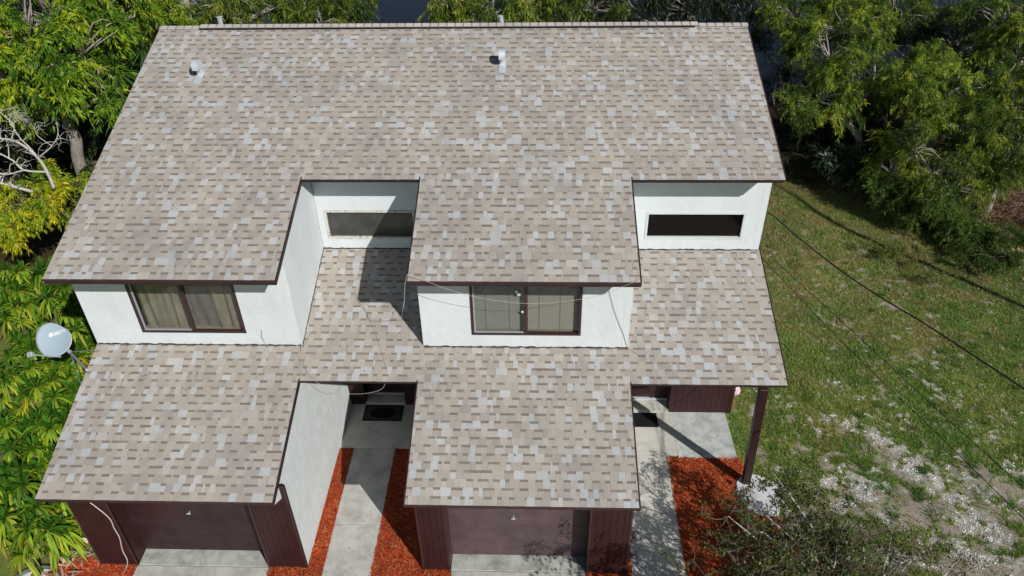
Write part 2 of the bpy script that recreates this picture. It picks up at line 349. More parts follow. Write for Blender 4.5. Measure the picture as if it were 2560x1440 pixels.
# ------------------------------------------------------------------ flat quads as chips (mulch, fallen leaves)
def chips(name, P, L0, W0, cols, m, seed=3, tilt=.5, zoff=.0, parent=None, curl=0):
    r = np.random.default_rng(seed); n = len(P); a = r.uniform(0, 2*math.pi, n); l = r.uniform(*L0, n)/2; w = r.uniform(*W0, n)/2
    t = r.normal(0, tilt, n); d = np.stack([np.cos(a), np.sin(a), np.sin(t)*.6], 1); s = np.stack([-np.sin(a), np.cos(a), r.normal(0, .35, n)], 1)
    Q = np.stack([P-d*l[:, None], P+s*w[:, None]-d*l[:, None]*.2, P+d*l[:, None], P-s*w[:, None]+d*l[:, None]*.2], 1)
    Q[:, :, 2] += zoff+np.abs(np.sin(t)*.6)[:, None]*l[:, None]
    ci = r.integers(0, len(cols), n); c = np.array(cols)[ci]*r.uniform(.7, 1.25, (n, 1))*(.52+.72*fbm(P[:, 0], P[:, 1], 2.2, 12))[:, None]
    return np_mesh(name, Q.reshape(-1, 3), np.arange(4*n).reshape(-1, 4), m, parent, np.repeat(c, 4, 0))

# paths, slabs, mulch beds
def slab(name, pts, z0, z1, m, kind='structure', bevel=.006):
    o = MB().prism([(p[0], p[1], z0) for p in pts], (0, 0, z1-z0)).build(name, m, None, bevel=bevel); tag(o, kind=kind); return o
def mulch(name, pts, label, n):
    m = mat(name+'_bed', (.30, .045, .018), .95, .1); v = coords(m)
    base(m, ramp(m, noise(m, v, 45, 5, .8), [(.2, (.14, .02, .009)), (.5, (.36, .055, .020)), (.8, (.50, .13, .05))])); bump(m, noise(m, v, 40, 5, .8), .05, 1)
    xs = [p[0] for p in pts]; ys = [p[1] for p in pts]; x0, x1, y0, y1 = min(xs), max(xs), min(ys), max(ys)
    o = MB().prism([(p[0], p[1], -.2) for p in pts], (0, 0, .2-.008)).build(name, m); tag(o, kind='structure')
    r = np.random.default_rng(abs(int(x0*100))+5); P = np.stack([r.uniform(x0, x1, n), r.uniform(y0, y1, n), np.full(n, -.006)], 1)
    ins = np.zeros(n, bool); j = len(pts)-1
    for i in range(len(pts)):
        a, b = pts[i], pts[j]; c = ((a[1] > P[:, 1]) != (b[1] > P[:, 1])) & (P[:, 0] < (b[0]-a[0])*(P[:, 1]-a[1])/((b[1]-a[1]) or 1e-9)+a[0]); ins ^= c; j = i
    P = P[ins]; P[:, 2] += .025*fbm(P[:, 0], P[:, 1], 5, 2)
    t = chips(name+'_chips', P, (.03, .11), (.006, .018), [(.50, .068, .021), (.58, .09, .026), (.36, .046, .016), (.60, .17, .06), (.44, .055, .018), (.52, .07, .022), (.50, .07, .021), (.54, .08, .022), (.42, .28, .14), (.17, .035, .018)], MT['attr'], 9)
    t.name = 'mulch'; tag(t, label, 'mulch', kind='stuff')
mulch('mulch_bed', [(4.55, 1.0), (4.93, 1.0), (4.93, 6.87), (4.55, 6.87)], 'red wood chip mulch strip between white wall and left walkway', 26000)
mulch('mulch_bed', [(5.97, 1.0), (7.66, 1.0), (7.66, 3.56), (7.08, 3.56), (7.08, 6.87), (5.97, 6.87)], 'red wood chip mulch bed between left walkway and right garage', 52000)
mulch('mulch_bed', [(12.58, 1.0), (15.0, 1.0), (15.35, 3.2), (14.9, 4.8), (14.5, 5.9), (14.32, 6.72), (12.58, 6.72)], 'red wood chip mulch bed behind the porch post and bougainvillea', 90000)
mulch('mulch_bed', [(10.5, 1.0), (11.46, 1.0), (11.46, 6.0), (11.33, 6.0), (11.33, 3.56), (10.5, 3.56)], 'red wood chip mulch sliver between right garage and right walkway', 16000)
mulch('mulch_bed', [(-1.1, 1.0), (.92, 1.0), (.92, 3.56), (.1, 3.6), (-.2, 3.75), (-.75, 3.6), (-1.1, 3.2)], 'red wood chip mulch at foot of left garage corner', 26000)
mulch('mulch_bed', [(3.78, 1.0), (4.55, 1.0), (4.55, 3.56), (3.78, 3.56)], 'red wood chip mulch below the white wall end panel', 9000)
slab('walkway', [(4.93, -9), (5.97, -9), (5.97, 4.66), (4.93, 4.66)], -.15, .012, MT['walk'])
slab('walkway', [(4.93, 4.672), (5.97, 4.672), (5.97, 6.868), (4.93, 6.868)], -.15, .012, MT['walk'])
slab('porch_floor', [(4.5, 6.88), (7.06, 6.88), (7.06, 9.0), (4.5, 9.0)], -.15, .02, MT['slab'])
slab('walkway', [(11.46, -9), (12.58, -9), (12.60, 4.4), (11.46, 4.4)], -.15, .012, MT['slab'])
slab('walkway', [(11.46, 4.412), (12.60, 4.412), (12.64, 6.78), (11.46, 6.78)], -.15, .012, MT['slab'])
slab('porch_floor', [(11.3, 6.79), (12.86, 6.79), (12.80, 9.0), (11.3, 9.0)], -.15, .02, MT['slab'])
slab('porch_floor', [(12.868, 6.72), (14.27, 6.69), (14.25, 8.4), (12.81, 8.4)], -.15, .016, MT['slabold'], bevel=.004)
slab('driveway', [(.92, -9), (3.77, -9), (3.77, 3.545), (.92, 3.545)], -.15, .0, MT['walk'])
slab('garage_apron', [(.95, 3.558), (3.77, 3.558), (3.77, 4.3), (.95, 4.3)], -.15, .02, MT['apron'])
slab('driveway', [(7.64, -9), (10.47, -9), (10.47, 3.545), (7.64, 3.545)], -.15, .0, MT['walk'])
slab('garage_apron', [(7.65, 3.558), (10.5, 3.558), (10.5, 4.3), (7.65, 4.3)], -.15, .02, MT['apron'])
pd = []
for k in range(22):
    t = 2*math.pi*k/22; pd.append((14.56+.50*math.cos(t)*(1+.08*math.sin(3*t)), 5.62+.62*math.sin(t)*(1+.1*math.cos(2*t+1)), 0))
slab('concrete_pad', pd, -.15, .05, MT['pad'], bevel=.01)

# ================================================================== THE HOUSE
H = empty('duplex_house', (7.2, 3.5, 0), 'two storey white stucco and brown duplex under a tan shingle roof', 'house')

def shingles(name, x_of_row, y0, y1, zf, tan, lift, seed):
    """courses of laminated shingles laid on the slope; x_of_row(yc) -> list of (xa, xb)"""
    r = np.random.default_rng(seed); cs = math.cos(math.atan(tan)); sn = math.sin(math.atan(tan))
    EX = .1745; dy = EX*cs; V = []; Fq = []; C = []
    tans = [(.398, .370, .332), (.415, .388, .346), (.385, .355, .320), (.395, .362, .328), (.41, .388, .342), (.372, .344, .314), (.415, .396, .360), (.435, .42, .39)]
    light = [(.475, .50, .515), (.455, .475, .485), (.45, .44, .42), (.465, .475, .48)]
    nrm = np.array([0, -sn, cs])
    def quad(a, b, c, d, col):
        n = len(V); V.extend([a, b, c, d]); Fq.append((n, n+1, n+2, n+3)); C.extend([col]*4)
    rows = int(math.ceil((y1-y0)/dy))
    for i in range(rows):
        ya = y0+i*dy; yb = min(ya+dy+.012, y1); yc = ya+dy*.5
        for (xa, xb) in x_of_row(yc):
            x = xa-r.uniform(0, .15); raised = r.random() < .5; wob = r.normal(0, .0015)
            while x < xb:
                w = r.choice([.04, .085, .11, .135, .16, .19, .225], p=[.06, .12, .19, .23, .2, .12, .08])*r.uniform(.92, 1.08)
                if not raised: w *= .95
                a, b = max(x, xa), min(x+w, xb); x += w
                if b-a > .004:
                    
                    col = np.array(light[r.integers(4)] if r.random() < (.26 if raised else .14) else tans[r.integers(len(tans))])*r.normal(1, .025)
                    e = lift+(.0055 if raised else .002); y_lo = ya+wob+r.normal(0, .0012)
                    g = .0009
                    def P(xx, yy, h): q = np.array([xx, yy, zf(yy)]); return tuple(q+nrm*h)
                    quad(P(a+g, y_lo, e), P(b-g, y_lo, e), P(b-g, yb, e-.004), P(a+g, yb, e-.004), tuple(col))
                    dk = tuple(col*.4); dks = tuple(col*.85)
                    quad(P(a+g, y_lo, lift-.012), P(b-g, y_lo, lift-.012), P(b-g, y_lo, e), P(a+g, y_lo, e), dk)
                    if raised:
                        quad(P(a+g, yb, lift-.01), P(a+g, y_lo, lift-.01), P(a+g, y_lo, e), P(a+g, yb, e-.004), dks)
                        quad(P(b-g, y_lo, lift-.01), P(b-g, yb, lift-.01), P(b-g, yb, e-.004), P(b-g, y_lo, e), dks)
                    elif r.random() < .97:
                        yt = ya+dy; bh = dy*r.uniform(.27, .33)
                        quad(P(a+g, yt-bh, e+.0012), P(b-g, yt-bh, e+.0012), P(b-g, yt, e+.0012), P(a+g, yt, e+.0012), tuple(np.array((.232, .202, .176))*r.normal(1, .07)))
                raised = not raised if r.random() < .93 else raised
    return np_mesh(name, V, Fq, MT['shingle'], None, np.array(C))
YUF, YUN, YR = 5.749, 8.299, 13.234
YLF, YLN = 3.182, 5.708
XU = (0.0, 4.483, 7.0, 11.36, 14.50); XL = (-.07, 4.485, 6.983, 11.352, 14.545)
def rowsU(y): return [(XU[0], XU[4])] if y > YUN else [(XU[0], XU[1]), (XU[2], XU[3])]
def rowsL(y):
    if y < YLN: return [(XL[0], XL[1]), (XL[2], XL[3])]
    if y < 6.49: return [(XL[0], XL[4])]
    return [(4.42, 7.05), (11.33, XL[4])]
def adopt(o, parent):
    o.parent = parent; off = Vector((0, 0, 0)); p = parent
    while p is not None: off = off+p.location; p = p.parent
    o.location = -off; return o
# decks (thin slabs under the shingles) with their fascias
def deck_piece(mb, x0, x1, y0, y1, zf, top=-.012, th=.075):
    mb.hexa([(x0, y0, zf(y0)+top-th), (x1, y0, zf(y0)+top-th), (x1, y1, zf(y1)+top-th), (x0, y1, zf(y1)+top-th),
             (x0, y0, zf(y0)+top), (x1, y0, zf(y0)+top), (x1, y1, zf(y1)+top), (x0, y1, zf(y1)+top)])
UP = MB()
deck_piece(UP, XU[0], XU[4], YUN, YR, zU); deck_piece(UP, XU[0], XU[1], YUF, YUN-.001, zU); deck_piece(UP, XU[2], XU[3], YUF, YUN-.001, zU)
upper = UP.build('upper_roof', MT['fascia'], H)
back = MB(); zb = lambda y: zU(YR)-(y-YR)*TU
deck_piece(back, XU[0], XU[4], YR+.001, YR+4.6, zb); back.build('rear_roof', MT['shingle'], H)
adopt(shingles('shingle_courses', rowsU, YUF-.02, YR-.03, zU, TU, .0, 11), upper)
LO = MB()
deck_piece(LO, XL[0], XL[1], YLF, 6.62, zL); deck_piece(LO, XL[1]+.001, XL[2]-.001, YLN, 9.2, zL); deck_piece(LO, XL[2], XL[3], YLF, 6.62, zL); deck_piece(LO, XL[3]+.001, XL[4], YLN, 9.2, zL)
lower = LO.build('lower_roof', MT['fascia'], H)
adopt(shingles('shingle_courses', rowsL, YLF-.02, 9.09, zL, TL, .0, 23), lower)
def fascia(x0, x1, y, z, h=.098):
    f = MB().box(x0, x1, y-.022, y+.004, z-.02-h, z-.016).build('fascia', MT['fascia'], H)
    MB().box(x0-.004, x1+.004, y-.034, y-.023, z-.046, z-.008).build('drip_edge', MT['trim'], f)
    return f
fascia(XU[0], XU[1]+.02, YUF, zU(YUF)); fascia(XU[2]-.02, XU[3]+.02, YUF, zU(YUF)); fascia(XU[1]+.03, XU[2]-.03, YUN, zU(YUN)); fascia(XU[3]+.03, XU[4], YUN, zU(YUN))
fascia(XL[0], XL[1]+.02, YLF, zL(YLF), .065); fascia(XL[2]-.02, XL[3]+.02, YLF, zL(YLF), .065); fascia(XL[1]+.03, XL[2]-.03, YLN, zL(YLN), .065); fascia(XL[3]+.03, XL[4], YLN, zL(YLN), .065)
def rake(x, y0, y1, zf, h=.085):
    MB().prism([(x, y0, zf(y0)-.004-h), (x, y1, zf(y1)-.004-h), (x, y1, zf(y1)+.008), (x, y0, zf(y0)+.008)], (.026, 0, 0)).build('rake_board', MT['fascia'], H)
rake(XU[1]+.001, YUF-.02, YUN, zU); rake(XU[2]-.027, YUF-.02, YUN, zU); rake(XU[3]+.001, YUF-.02, YUN, zU)
rake(XL[1]+.001, YLF-.02, YLN, zL); rake(XL[2]-.027, YLF-.02, YLN, zL); rake(XL[3]+.001, YLF-.02, YLN, zL)
rake(XU[4]+.001, YUN, YR, zU); rake(XL[4]+.001, YLN, 9.2, zL)

# ridge: cap shingles and raised vent
ridge = MB(); VX0, VX1 = 1.02, 13.22
V = []; Fq = []; C = []
x = XU[0]-.02; rr = np.random.default_rng(4)
while x < XU[4]:
    w = .205; x1 = min(x+w, XU[4]+.02); rs = .045 if VX0 < x+.05 < VX1 else .012
    for s in (-1, 1):
        for (a, b, colr, e) in ((x, x+.035, (.28, .235, .21), 0), (x+.035, x1, np.array((.48, .465, .445))*rr.normal(1, .03), .006)):
            if b <= a: continue
            z = zU(YR)+rs; n = len(V); wd = .135
            V += [(a, YR, z+e), (b, YR, z+e-.004), (b, YR+s*wd, z-wd*TU+e-.004), (a, YR+s*wd, z-wd*TU+e)]; Fq.append((n, n+1, n+2, n+3)); C += [tuple(colr)]*4
            n = len(V); V += [(a, YR+s*wd, z-wd*TU+e), (b, YR+s*wd, z-wd*TU+e), (b, YR+s*wd, z-wd*TU-.014), (a, YR+s*wd, z-wd*TU-.014)]; Fq.append((n, n+1, n+2, n+3)); C += [(.2, .17, .16)]*4
    x += w
np_mesh('ridge_cap', V, Fq, MT['shingle'], H, np.array(C))
vb = MB(); zr = zU(YR)
for s in (-1, 1):
    pts = [(VX0, YR, zr+.005), (VX0, YR, zr+.038), (VX0, YR+s*.15, zr+.036-.15*TU), (VX0, YR+s*.155, zr-.155*TU-.01)]
    vb.prism(pts, (VX1-VX0, 0, 0))
vb.build('ridge_vent', MT['vent'], H)
for (u, v) in ((552, 62), (1255, 60)):
    y = YR+.55; p = Y(u, v, y); pb = (p[0], y, zb(y)-.05); pt = Y(u-4, v-20, y)
    pm = MB().tube([pb, pt], .065, 14).tube([pt-np.array([0, 0, .012]), pt], .074, 14).build('vent_pipe', MT['metal'], H)
# gooseneck vents
def gooseneck(u, v):
    p = UR(u, v); x, y = p[0], p[1]; z = zU(y); g = MB(); ww = .072; Rr = .155
    cy, cz = y-.02, z+.24; prof = []
    for k in range(15):
        a = R(-35+k*(250/14)); prof.append((cy+Rr*math.cos(a)*-1*-1, cz+Rr*math.sin(a)))
    prof = [(cy-Rr*math.cos(R(a)), cz+Rr*math.sin(R(a))) for a in np.linspace(-20, 200, 18)]
    inner = [(cy-(Rr-.01)*math.cos(R(a)), cz+(Rr-.01)*math.sin(R(a))) for a in np.linspace(-20, 200, 18)]
    n = 18
    vv = MB(); pts = [(x-ww, a, b) for a, b in prof]+[(x-ww, a, b) for a, b in inner[::-1]]; 
    # band
    for i in range(n-1):
        vv.hexa([(x-ww, *prof[i]), (x+ww, *prof[i]), (x+ww, *inner[i]), (x-ww, *inner[i]), (x-ww, *prof[i+1]), (x+ww, *prof[i+1]), (x+ww, *inner[i+1]), (x-ww, *inner[i+1])])
    hood = vv.build('vent_hood', MT['metal'], H)
    for sx in (-1, 1):
        MB().prism([(x+sx*ww-.004, a, b) for a, b in prof], (.006, 0, 0)).build('hood_side', MT['metal'], hood)
    MB().box(x-ww+.01, x+ww-.01, cy+.02, cy+Rr-.02, z-.03, cz-.04).build('vent_neck', MT['metal'], hood)
    fl = MB(); y0, y1 = y-.30, y+.18
    fl.hexa([(x-.085, y0, zU(y0)+.018), (x+.085, y0, zU(y0)+.018), (x+.085, y1, zU(y1)+.018), (x-.085, y1, zU(y1)+.018), (x-.085, y0, zU(y0)+.024), (x+.085, y0, zU(y0)+.024), (x+.085, y1, zU(y1)+.024), (x-.085, y1, zU(y1)+.024)])
    fl.build('flashing', MT['metal'], hood)
gooseneck(500, 190); gooseneck(1256, 163)

# ---- walls
YG = 3.556; YD = 3.93; SOF = zL(YG)-.125
def wall(name, m=None, parent=H): return lambda mb: mb.build(name, m or MT['white'], parent)
def front_wall(x0, x1, y, th, zbot, ztop, holes):
    """wall facing -y with rectangular openings"""
    mb = MB(); cur = x0
    for (a, b, c, d) in sorted(holes):
        mb.box(cur, a, y, y+th, zbot, ztop); mb.box(a+.0005, b-.0005, y, y+th, zbot, c); mb.box(a+.0005, b-.0005, y, y+th, d, ztop); cur = b
    mb.box(cur, x1, y, y+th, zbot, ztop); return mb.build('front_wall', MT['white'], H)
YF, YN = 6.496, 9.067
FZ = zL(YF)-.1; WZ0, WZ1 = 4.03, 5.36
wins = [(1.04, 3.28), (8.07, 10.35)]
front_wall(-.054, 4.273, YF, .15, FZ, zU(YF)-.13, [(wins[0][0], wins[0][1], WZ0, WZ1)])
front_wall(7.166, 11.214, YF, .15, FZ, zU(YF)-.13, [(wins[1][0], wins[1][1], WZ0, WZ1)])
NW = [(4.58, 6.65, 4.735, 5.505), (11.885, 14.09, 4.77, 5.47)]
front_wall(4.42, 7.02, YN, .15, zL(YN)-.12, zU(YN)-.13, [NW[0]])
front_wall(11.36, 14.379, YN, .15, zL(YN)-.12, zU(YN)-.13, [NW[1]])
def side_wall(xt, yf, yb, ytip, zbot, zf, dx, name='side_wall', m=None, xb=None, tiprise=.30, zfb=None):
    """wall in the y-z plane whose forward tip follows the eave; xt top x, xb base x; dx thickness sign"""
    xb = xt if xb is None else xb
    pts = [(xb, yf, zbot(yf) if callable(zbot) else zbot), (xb, yb, zbot(yb) if callable(zbot) else zbot), (xt, yb, zf(yb)-.125), (xt, ytip, zf(ytip)-.125), (xt, ytip+.02, zf(ytip)-.17), (xt, yf, zf(ytip)-.17-tiprise*.1)]
    return MB().prism(pts, (dx, 0, 0)).build(name, m or MT['white'], H)
lowz = lambda y: zL(y)-.12
side_wall(4.4145, YF-.002, YN-.001, YUF+.03, lowz, zU, -.14)
side_wall(7.0245, YF-.002, YN-.001, YUF+.03, lowz, zU, .14)
side_wall(11.3555, YF-.002, YN-.001, YUF+.03, lowz, zU, -.14)
MB().prism([(14.5205, YN+.16, -.1), (14.5205, YR+4, -.1), (14.5205, YR+4, zb(YR+4)-.13), (14.5205, YR, zU(YR)-.13), (14.5205, YUN+.03, zU(YUN)-.13), (14.5205, YN-.002, zU(YUN)-.2), (14.5205, YN-.002, zL(YN)-.12), (14.5205, YN+.16, zL(YN)-.12)], (-.14, 0, 0)).build('side_wall', MT['white'], H)
MB().prism([(-.056, YF+.002, -.1), (-.056, YR+4, -.1), (-.056, YR+4, zb(YR+4)-.13), (-.056, YR, zU(YR)-.13), (-.056, YUF+.03, zU(YUF)-.13), (-.056, YF+.002, zU(YUF)-.2)], (.1, 0, 0)).build('side_wall', MT['white'], H)
MB().prism([(.13, YG+.06, -.1), (.13, YF-.002, -.1), (.13, YF-.002, zL(YF)-.125), (.13, YG+.06, zL(YG)-.1)], (.1, 0, 0)).build('side_wall', MT['streaky'], H)
MB().box(-.05, 14.5, YR+3.9, YR+4.0, -.1, 6.7).build('rear_wall', MT['white'], H)
# sealant line at the foot of the upper walls
def sealant(x0, x1, y):
    r = random.Random(int(x0*10)+3); k = int((x1-x0)/.07); V = []; Fq = []
    for i in range(k+1):
        x = x0+(x1-x0)*i/k; d = r.uniform(.004, .02); h = r.choice([.004, .01, .016, .026])
        V += [(x, y-d-.004, zL(y)-.01), (x, y-d*.6-.004, zL(y)+.008+h), (x, y-.001, zL(y)+.010+h)]
        if i: n = 3*i; Fq += [(n-3, n, n+1, n-2), (n-2, n+1, n+2, n-1)]
    np_mesh('sealant_line', V, Fq, MT['dirtstrip'], H)
sealant(-.04, 4.4, YF); sealant(7.04, 11.35, YF); sealant(4.43, 7.0, YN); sealant(11.38, 14.5, YN)
def rake_seal(x, y0, y1):
    r = random.Random(9); V = []; Fq = []
    for i in range(40):
        y = y0+(y1-y0)*i/39; h = r.choice([.012, .018, .03]); V += [(x+.014, y, zL(y)-.01), (x+.01, y, zL(y)+h), (x+.001, y, zL(y)+h)]
        if i: n = 3*i; Fq += [(n-3, n, n+1, n-2), (n-2, n+1, n+2, n-1)]
    np_mesh('sealant_line', V, Fq, MT['dirtstrip'], H)
rake_seal(4.416, YF, YN)

# ---- windows
def slider(x0, x1, z0, z1, y, name='window'):
    f = MB(); t = .055; f.box(x0, x1, y-.012, y+.07, z0, z0+t*.8); f.box(x0, x1, y-.012, y+.07, z1-t, z1); f.box(x0, x0+t, y-.0125, y+.07, z0+t*.8, z1-t); f.box(x1-t, x1, y-.0125, y+.07, z0+t*.8, z1-t)
    w = f.build(name, MT['frame'], H); xm = (x0+x1)/2
    MB().box(xm-.035, xm+.035, y-.002, y+.05, z0+t*.8, z1-t).build('mullion', MT['frame'], w)
    MB().box(x0+t+.001, x0+t+.03, y+.02, y+.045, z0+t, z1-t).box(x0+t, xm-.036, y+.012, y+.04, z0+t*.8+.001, z0+t*.8+.028).build('sash_rail', MT['dmetal'], w)
    for a, b in ((x0+t, xm-.035), (xm+.035, x1-t)): MB().box(a, b, y+.046, y+.05, z0+t*.8, z1-t).build('pane', MT['glass'], w)
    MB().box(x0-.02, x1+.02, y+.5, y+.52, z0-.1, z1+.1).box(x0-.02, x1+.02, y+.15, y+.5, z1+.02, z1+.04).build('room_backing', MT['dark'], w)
    MB().box(x0+.002, x1-.002, y+.072, y+.34, z0-.03, z0+.012).build('inner_sill', m_paint('inner_sill_paint', (.36, .33, .25), .7, .2), w)
    return w, xm
w, xm = slider(*wins[0], WZ0, WZ1, YF)
def drape(x0, x1, y, z0, z1, seed, parent, flare=.0, m=None):
    r = np.random.default_rng(seed); nx, nz = 90, 16; V = []; ph = r.uniform(0, 6, 6); fr = r.uniform(14, 40, 6); dr = r.normal(0, 2.2, 6); am = r.uniform(.006, .02, 6)
    for j in range(nz):
        t = j/(nz-1)
        for i in range(nx):
            s = i/(nx-1); xx = x0+(x1-x0)*s+flare*(1-t)*(s-.5)
            d = sum(am[k]*math.sin(fr[k]*s*(x1-x0)+ph[k]+dr[k]*t) for k in range(6)); V.append((xx+d*.4, y+d, z0+(z1-z0)*t))
    i = np.arange(nx*nz).reshape(nz, nx); return np_mesh('curtain', V, np.stack([i[:-1, :-1], i[:-1, 1:], i[1:, 1:], i[1:, :-1]], -1).reshape(-1, 4), m or MT['curtain'], parent, None, True)
greyc = m_paint('grey_sheer', (.20, .185, .19), .9, .1)
drape(1.08, 1.98, YF+.17, WZ0+.03, WZ1, 1, w); drape(1.93, 2.2, YF+.2, WZ0+.03, WZ1, 5, w, m=greyc); drape(2.2, 2.66, YF+.2, WZ0+.03, WZ1, 2, w, m=greyc); drape(2.6, 3.26, YF+.17, WZ0+.03, WZ1, 3, w)
w2, xm = slider(*wins[1], WZ0, WZ1, YF)
for (a, b, yy, tint) in ((8.13, 9.19, .115, (.34, .35, .35)), (9.24, 10.24, .115, (.42, .395, .375))):
    mb = MB(); z = WZ0+.06
    while z < WZ1: mb.hexa([(a, YF+yy, z), (b, YF+yy, z), (b, YF+yy+.018, z+.008), (a, YF+yy+.018, z+.008), (a, YF+yy, z+.002), (b, YF+yy, z+.002), (b, YF+yy+.018, z+.010), (a, YF+yy+.018, z+.010)]); z += .0215
    bl = mb.build('blind', mat('blind_slat', tint, .6, .3), w2)
    MB().box(a, b, YF+yy+.03, YF+yy+.032, WZ0+.05, WZ1).build('blind_shade', mat('blind_back', tuple(x*.5 for x in tint), .9, .1), bl)
    MB().box(a+.24, a+.245, YF+yy-.004, YF+yy-.002, WZ0+.05, WZ1).box(b-.33, b-.325, YF+yy-.004, YF+yy-.002, WZ0+.05, WZ1).build('ladder_cord', MT['groove'], bl)
def blobmesh(name, p, r, m, parent, sc=(1, 1, 1), sub=2, jit=.15):
    bm = bmesh.new(); bmesh.ops.create_icosphere(bm, subdivisions=sub, radius=r); q = random.Random(int(p[0]*1000))
    for v in bm.verts: v.co *= 1+q.uniform(-jit, jit); v.co = Vector((v.co.x*sc[0]+p[0], v.co.y*sc[1]+p[1], v.co.z*sc[2]+p[2]))
    me = bpy.data.meshes.new(name); bm.to_mesh(me); bm.free(); return link(name, me, m, parent)
for (u, v, rr_) in ((1291, 729, .035), (1297, 735, .045), (1307, 780, .032)):
    p = Y(u, v, YF+.03); blobmesh('sticker', p, rr_, MT['whitepl'], w2, (1, .25, 1), 2, .1)
# fixed strip windows in the recesses
def strip(x0, x1, z0, z1, y, fm, gm, t, proud):
    f = MB().box(x0-t, x1+t, y-proud, y+.06, z1, z1+t).box(x0-t, x1+t, y-proud, y+.06, z0-t, z0).box(x0-t, x0, y-proud, y+.06, z0, z1).box(x1, x1+t, y-proud, y+.06, z0, z1).build('window', fm, H)
    MB().box(x0, x1, y+.05, y+.056, z0, z1).build('pane', gm, f); return f
a, b, c, d = NW[0]; f = strip(a+.05, b-.05, c+.05, d-.05, YN, MT['peel'], MT['dusty'], .042, .014); f['label'] = 'dusty grey strip window with peeling cream frame'
a, b, c, d = NW[1]; f = strip(a+.045, b-.045, c+.045, d-.045, YN, MT['wframe'], MT['black'], .05, .012); f['label'] = 'near-black strip window with thin white frame'

# ---- garages (front plane y=3.556, door plane y=3.93)
def boards(x0, x1, y, z0, z1, wd, m, parent, name='siding_panel', lean=0, face=-1):
    mb = MB(); x = x0; 
    while x < x1-.01:
        e = min(x+wd, x1); mb.box(x+.003, e-.003, y, y+.022, z0, z1); x = e
    o = mb.build(name, m, parent); MB().box(x0+.001, x1-.001, y+.012, y+.05, z0, z1-.003).build('siding_groove', MT['groove'], o); return o

def garage(xl, xa, xb, xr, doorm, dl, hx):
    for (a, b) in ((xl, xa), (xb, xr)):
        s = boards(a, b, YG, -.05, SOF, .135, MT['brown'], H)
        MB().box(b-.04 if b == xr else b-.035, b+.004, YG-.014, YG-.001, -.05, SOF).build('corner_trim', MT['trim'], s)
        MB().box(a-.004, a+.035, YG-.014, YG-.001, -.05, SOF).build('corner_trim', MT['trim'], s)
    for q in (xa-.03, xb-.004): MB().box(q, q+.034, YG+.052, YD+.05, -.05, SOF).build('door_reveal', MT['trim'] if doorm is MT['doorR'] else MT['brown'], H)
    MB().box(xl+.15, xr-.16, YD+.06, YD+.12, 2.14, SOF-.002).build('door_header', MT['brown'], H)
    mb = MB(); z = .03
    for k in range(4): mb.box(xa+.005, xb-.005, YD, YD+.04, z+.003, z+.528); z += .532
    g = mb.build('garage_door', doorm, H); g['label'] = dl
    MB().box(xa+.005, xb-.005, YD+.02, YD+.045, .02, 2.16).build('door_backing', MT['groove'], g)
    hz = 1.35; MB().tube([(hx, YD+.01, hz), (hx, YD-.05, hz)], .013, 8).box(hx-.042, hx+.042, YD-.062, YD-.045, hz-.010, hz+.010).build('handle', MT['metal'], g)
    MB().box(xl+.02, xr-.16, YG-.012, YG+.4, SOF, SOF+.02).build('soffit', MT['soffit'], H)
garage(.135, .94, 3.77, 4.598, MT['doorL'], 'dark brown garage door', 2.27)
garage(7.065, 7.64, 10.5, 11.33, MT['doorR'], 'purple-brown garage door with sun sheen painted into its colour', 8.98)
# lower side walls: weathered stucco; forward tip carries the eave
def low_side(xt, xb, dx, m, yb=8.40):
    y0 = YG+.052; pts = [(xb, y0, -.1), (xb, yb, -.1), (xt, yb, zL(yb)-.125), (xt, YLF+.02, zL(YLF+.02)-.125), (xt, YLF+.05, zL(YLF)-.16), (xt, y0, zL(YLF)-.42)]
    n = MB(); n.prism(pts, (dx, 0, 0)); return n.build('side_wall', m, H)
low_side(4.485, 4.602, -.12, MT['streaky']); low_side(7.06, 7.075, .12, MT['white']); low_side(11.322, 11.322, -.12, MT['white'])
# ---- porches
def door(x0, x1, yd, parent=H):
    s = MB().box(x0, x1, yd, yd+.05, .16, 2.25).build('front_door', MT['brown'], parent)
    mb = MB(); w = (x1-x0)
    for i in range(2):
        for j in range(3): a = x0+.12+i*(w-.12)/2; mb.box(a, a+(w-.12)/2-.12, yd-.014, yd-.001, .3+j*.62, .8+j*.62)
    mb.build('door_panel', MT['brown'], s)
    MB().tube([(x1-.08, yd-.002, 1.15), (x1-.08, yd-.05, 1.15)], .025, 8).build('handle', MT['metal'], s)
    MB().box(x0-.02, x1+.02, yd-.06, yd-.015, .105, .15).build('threshold', MT['metal'], s); return s
def porch(xl, xa, xb, xr, yw, yd, zt):
    boards(xl, xa, yw, .0, zt, .12, MT['brown'], H); 
    if xr > xb: boards(xb, xr, yw, .0, zt, .15, MT['brown'], H)
    MB().box(xa-.04, xa, yw+.051, yd+.05, 0, zt).box(xb, xb+.04, yw+.051, yd+.05, 0, zt).build('door_jamb', MT['brown'], H)
    MB().box(xa, xb, yw-.02, yd-.07, .018, .10).build('door_step', MT['slab'], H)
    MB().box(xa, xb, yd+.001, yd+.05, 2.26, zt).build('door_lintel', MT['brown'], H); door(xa, xb, yd)
porch(4.5, 4.98, 6.02, 7.06, 8.38, 8.72, 3.75)
porch(11.2, 11.72, 12.80, 14.40, 8.22, 8.62, 3.75)
MB().box(14.36, 14.40, 8.28, 9.4, -.05, 3.9).build('side_wall', MT['brown'], H)
MB().box(14.35, 14.39, 8.9, 17, -.05, 3.95).build('side_wall', MT['white'], H)
